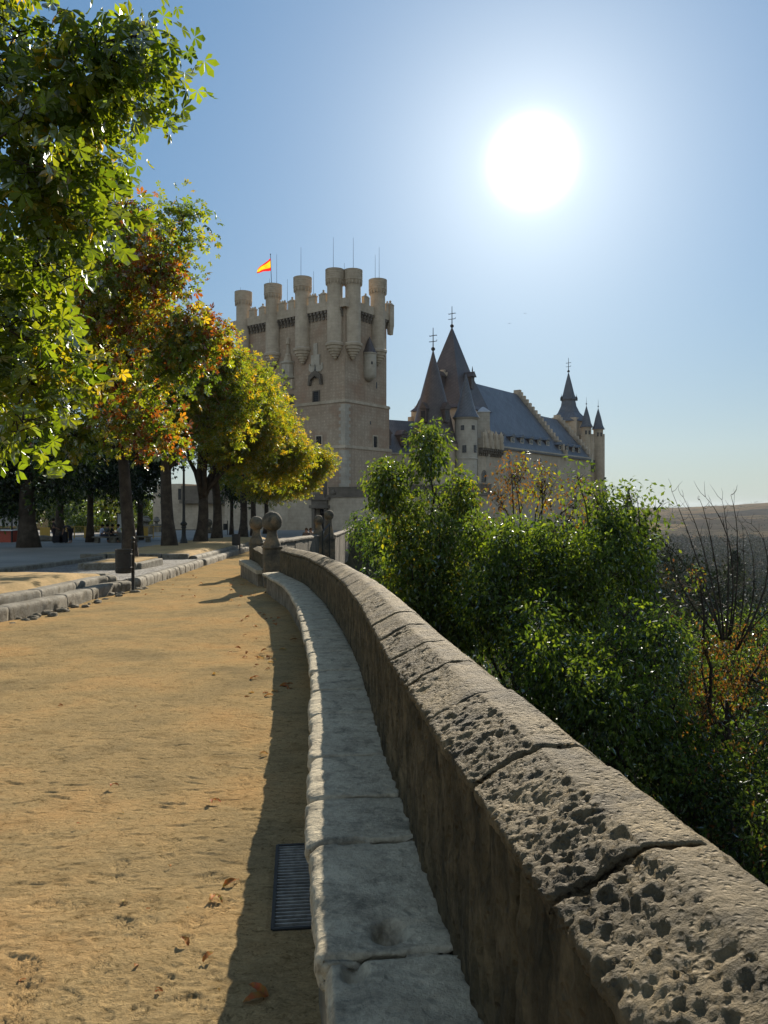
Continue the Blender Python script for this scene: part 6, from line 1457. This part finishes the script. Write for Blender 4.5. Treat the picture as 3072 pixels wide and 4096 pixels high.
# stone urns / ball on plinth by the sandy wall
ball_pillar('ball-topped stone pillar seen between the trunks left of the gate', *at(208.5, 0, 84)[:2], .42, .45, gf(84)+.2, EYE-(519-HY)*84/F+.0, .2)
def urn(lab, px, ytop, d, w):
    x, y, z = pg(px, d); zt = EYE-(ytop-HY)*d/F; H = zt-z; root = thing('stone_urn', lab, 'urn', (x, y, z)); mb = MB(); mb.box((x, y, z), (w, w, H*.5)); mb.build('plinth', M['granite'], root)
    mb = MB(); mb.lathe((x, y, z+H*.5), [(w*.5, 0), (w*.3, H*.1), (w*.9, H*.22), (w*.8, H*.32), (w*.5, H*.4), (w*.55, H*.46), (.02, H*.5)], 14); mb.build('vase', M['granite'], root, smooth=True)
urn('stone urn on a plinth at the left corner of the sandy wall block', 156.5, 516.5, 90, .45); urn('pale carved stone urn left of the sandy wall block', 146, 516, 80, .6)
# notice post
x, y, z = pg(121.5, 60); nb_ = thing('notice_board', 'tall framed notice board partly hidden by the first trunk', 'sign', (x, y, z)); mb = MB(); mb.box((x, y, z+1.0), (.3, .03, 1.1)); mb.build('board', M['white'], nb_); mb = MB()
for s in (-.34, .34): mb.box((x+s, y, z), (.03, .04, 2.2))
mb.box((x, y, z+2.12), (.37, .04, .06)); mb.build('frame', M['iron'], nb_)
# diamond-cut stones on the wall end at right of the gate
dw = thing('diamond_stone_wall', 'row of pale pyramid-topped stones on a low wall behind the shrubs', 'wall', at(372, 528, 92)); 
mb = MB()
for k, px in enumerate((362, 370.5, 378, 388)):
    x, y, z = at(px, 522, 92); mb.box((x, y, z-.1), (.5, .4, .12)); mb.box((x, y, z+.02), (.48, .38, .62), (1, 0), .04)
mb.build('pyramid_stones', M['granite'], dw); mb = MB(); a, b = at(355, 522, 92), at(398, 522, 92); mb.box(((a[0]+b[0])/2, 92, a[2]-4), ((b[0]-a[0])/2, .4, 3.9)); mb.build('wall_body', M['castle'], dw)
# small sloping railing stub at the parapet gap
mb = MB(); a = at(329.5, 524, 41.8); b = at(322.5, 531.5, 41.0); mb.tube([a, b], .05, 6); mb.tube([(a[0], a[1], a[2]), (a[0], a[1], a[2]-2.2)], .04, 6); mb.tube([b, (b[0], b[1], b[2]-1.8)], .04, 6); mb.tube([(a[0], a[1], a[2]-.5), (b[0], b[1], b[2]-.5)], .03, 6)
o = mb.build('handrail', M['iron']); tag(recentre(o), 'short sloping metal handrail between the pillars at the parapet gap', 'handrail')

# ------------------------------------------------------------------ haze, sky, sun, camera
HAZE = 0.000045
mb = MB(); mb.box((0, 0, -140), (9500, 9500, 140+52)); hz = mb.build('haze', bpy.data.materials.new('haze_air')); tag(hz, kind='stuff')
hm = hz.data.materials[0]; hm.use_nodes = True; nt = hm.node_tree; nt.nodes.clear(); ou = nt.nodes.new('ShaderNodeOutputMaterial'); pv = nt.nodes.new('ShaderNodeVolumePrincipled')
pv.inputs['Color'].default_value = (.80, .87, 1, 1); pv.inputs['Density'].default_value = HAZE; pv.inputs['Anisotropy'].default_value = .1; nt.links.new(pv.outputs[0], ou.inputs['Volume'])
sdir = Vector((532-CX, F, HY-162)).normalized(); elev = math.asin(sdir.z); azm = math.atan2(sdir.x, sdir.y)
w = bpy.data.worlds.new('World'); sc.world = w; w.use_nodes = True; nt = w.node_tree; nt.nodes.clear()
wo = nt.nodes.new('ShaderNodeOutputWorld'); bg = nt.nodes.new('ShaderNodeBackground'); sky = nt.nodes.new('ShaderNodeTexSky'); sky.sky_type = 'NISHITA'; sky.sun_disc = False
sky.sun_elevation = elev; sky.sun_rotation = azm; sky.altitude = 1000; sky.air_density = 1.0; sky.dust_density = 0.1; sky.ozone_density = 1.2
tc = nt.nodes.new('ShaderNodeTexCoord'); dot = nt.nodes.new('ShaderNodeVectorMath'); dot.operation = 'DOT_PRODUCT'; nrm = nt.nodes.new('ShaderNodeVectorMath'); nrm.operation = 'NORMALIZE'
nt.links.new(tc.outputs['Generated'], nrm.inputs[0]); nt.links.new(nrm.outputs[0], dot.inputs[0]); dot.inputs[1].default_value = sdir
def mm(op, a, b=0.):
    m = nt.nodes.new('ShaderNodeMath'); m.operation = op
    for k, v in enumerate((a, b)):
        if isinstance(v, bpy.types.NodeSocket): nt.links.new(v, m.inputs[k])
        else: m.inputs[k].default_value = v
    return m.outputs[0]
ang = mm('MULTIPLY', mm('ARCCOSINE', mm('MINIMUM', dot.outputs['Value'], .999999)), 57.2958)
# the sun's aureole in hazy air: a tight core and two wide skirts
core = mm('MULTIPLY', mm('EXPONENT', mm('MULTIPLY', mm('POWER', mm('DIVIDE', ang, 1.5), 2.), -1.)), 40.)
sk1 = mm('MULTIPLY', mm('EXPONENT', mm('DIVIDE', ang, -7.5)), 3.0)
sk2 = mm('MULTIPLY', mm('EXPONENT', mm('DIVIDE', ang, -22.)), .7)
tot = mm('MULTIPLY', mm('ADD', mm('ADD', core, sk1), sk2), 1.)
gl = nt.nodes.new('ShaderNodeMix'); gl.data_type = 'RGBA'; gl.blend_type = 'MULTIPLY'; gl.inputs[0].default_value = 1; gl.inputs[6].default_value = (.97, .99, .88, 1)
cmb = nt.nodes.new('ShaderNodeCombineColor'); [nt.links.new(tot, cmb.inputs[i]) for i in range(3)]; nt.links.new(cmb.outputs[0], gl.inputs[7])
hs = nt.nodes.new('ShaderNodeHueSaturation'); hs.inputs['Saturation'].default_value = 2.3; hs.inputs['Value'].default_value = 1.0; gmn = nt.nodes.new('ShaderNodeGamma'); gmn.inputs[1].default_value = .38; nt.links.new(sky.outputs[0], gmn.inputs[0]); nt.links.new(gmn.outputs[0], hs.inputs['Color'])
ad = nt.nodes.new('ShaderNodeMix'); ad.data_type = 'RGBA'; ad.blend_type = 'ADD'; ad.inputs[0].default_value = 1; tn = nt.nodes.new('ShaderNodeMix'); tn.data_type = 'RGBA'; tn.blend_type = 'MULTIPLY'; tn.inputs[0].default_value = 1; nt.links.new(hs.outputs[0], tn.inputs[6]); tn.inputs[7].default_value = (1.03, 1.09, 1.18, 1); nt.links.new(tn.outputs[2], ad.inputs[6]); nt.links.new(gl.outputs[2], ad.inputs[7])
sep = nt.nodes.new('ShaderNodeSeparateXYZ'); nt.links.new(nrm.outputs[0], sep.inputs[0])
hz_ = mm('MULTIPLY', mm('EXPONENT', mm('MULTIPLY', mm('MAXIMUM', sep.outputs[2], 0.), -9.)), .85)
hm2 = nt.nodes.new('ShaderNodeMix'); hm2.data_type = 'RGBA'; nt.links.new(hz_, hm2.inputs[0]); nt.links.new(tn.outputs[2], hm2.inputs[6]); hm2.inputs[7].default_value = (1.75, 2.12, 2.1, 1); nt.links.new(hm2.outputs[2], ad.inputs[6])   # pale dusty air low over the horizon
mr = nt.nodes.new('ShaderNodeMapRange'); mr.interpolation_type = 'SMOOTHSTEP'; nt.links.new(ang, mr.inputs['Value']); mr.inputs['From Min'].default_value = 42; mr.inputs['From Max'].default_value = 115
a2 = nt.nodes.new('ShaderNodeMix'); a2.data_type = 'RGBA'; a2.blend_type = 'ADD'; nt.links.new(mr.outputs[0], a2.inputs[0]); nt.links.new(ad.outputs[2], a2.inputs[6]); a2.inputs[7].default_value = (1.42, 1.28, .92, 1)  # invented warm fill, added to the sky away from the sun to lift shade
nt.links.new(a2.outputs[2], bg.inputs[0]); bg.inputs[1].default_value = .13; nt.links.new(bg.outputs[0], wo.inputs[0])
sd = bpy.data.lights.new('sun', 'SUN'); sd.energy = 5.0; sd.angle = R(.5); sd.color = (1, .88, .70); so = bpy.data.objects.new('sun', sd); COL.objects.link(so); so.rotation_euler = sdir.to_track_quat('Z', 'Y').to_euler(); so.location = (30, 60, 60)
cd = bpy.data.cameras.new('camera'); cam = bpy.data.objects.new('camera', cd); COL.objects.link(cam); cam.location = (0, 0, EYE); cam.rotation_euler = (R(90), 0, 0)
cd.sensor_fit = 'VERTICAL'; cd.sensor_height = 24; cd.lens = 24*F/1024; cd.shift_y = -(512-HY)/1024; cd.clip_start = .05; cd.clip_end = 20000; sc.camera = cam
sc.view_settings.view_transform = 'Standard'; sc.view_settings.look = 'None'; sc.view_settings.exposure = 0.9; sc.view_settings.gamma = 1
sc.cycles.max_bounces = 7; sc.cycles.diffuse_bounces = 3; sc.cycles.glossy_bounces = 2; sc.cycles.transmission_bounces = 5; sc.cycles.volume_bounces = 0; sc.cycles.use_denoising = True; sc.cycles.sample_clamp_direct = 5; sc.cycles.sample_clamp_indirect = 4; sc.cycles.caustics_reflective = False; sc.cycles.caustics_refractive = False
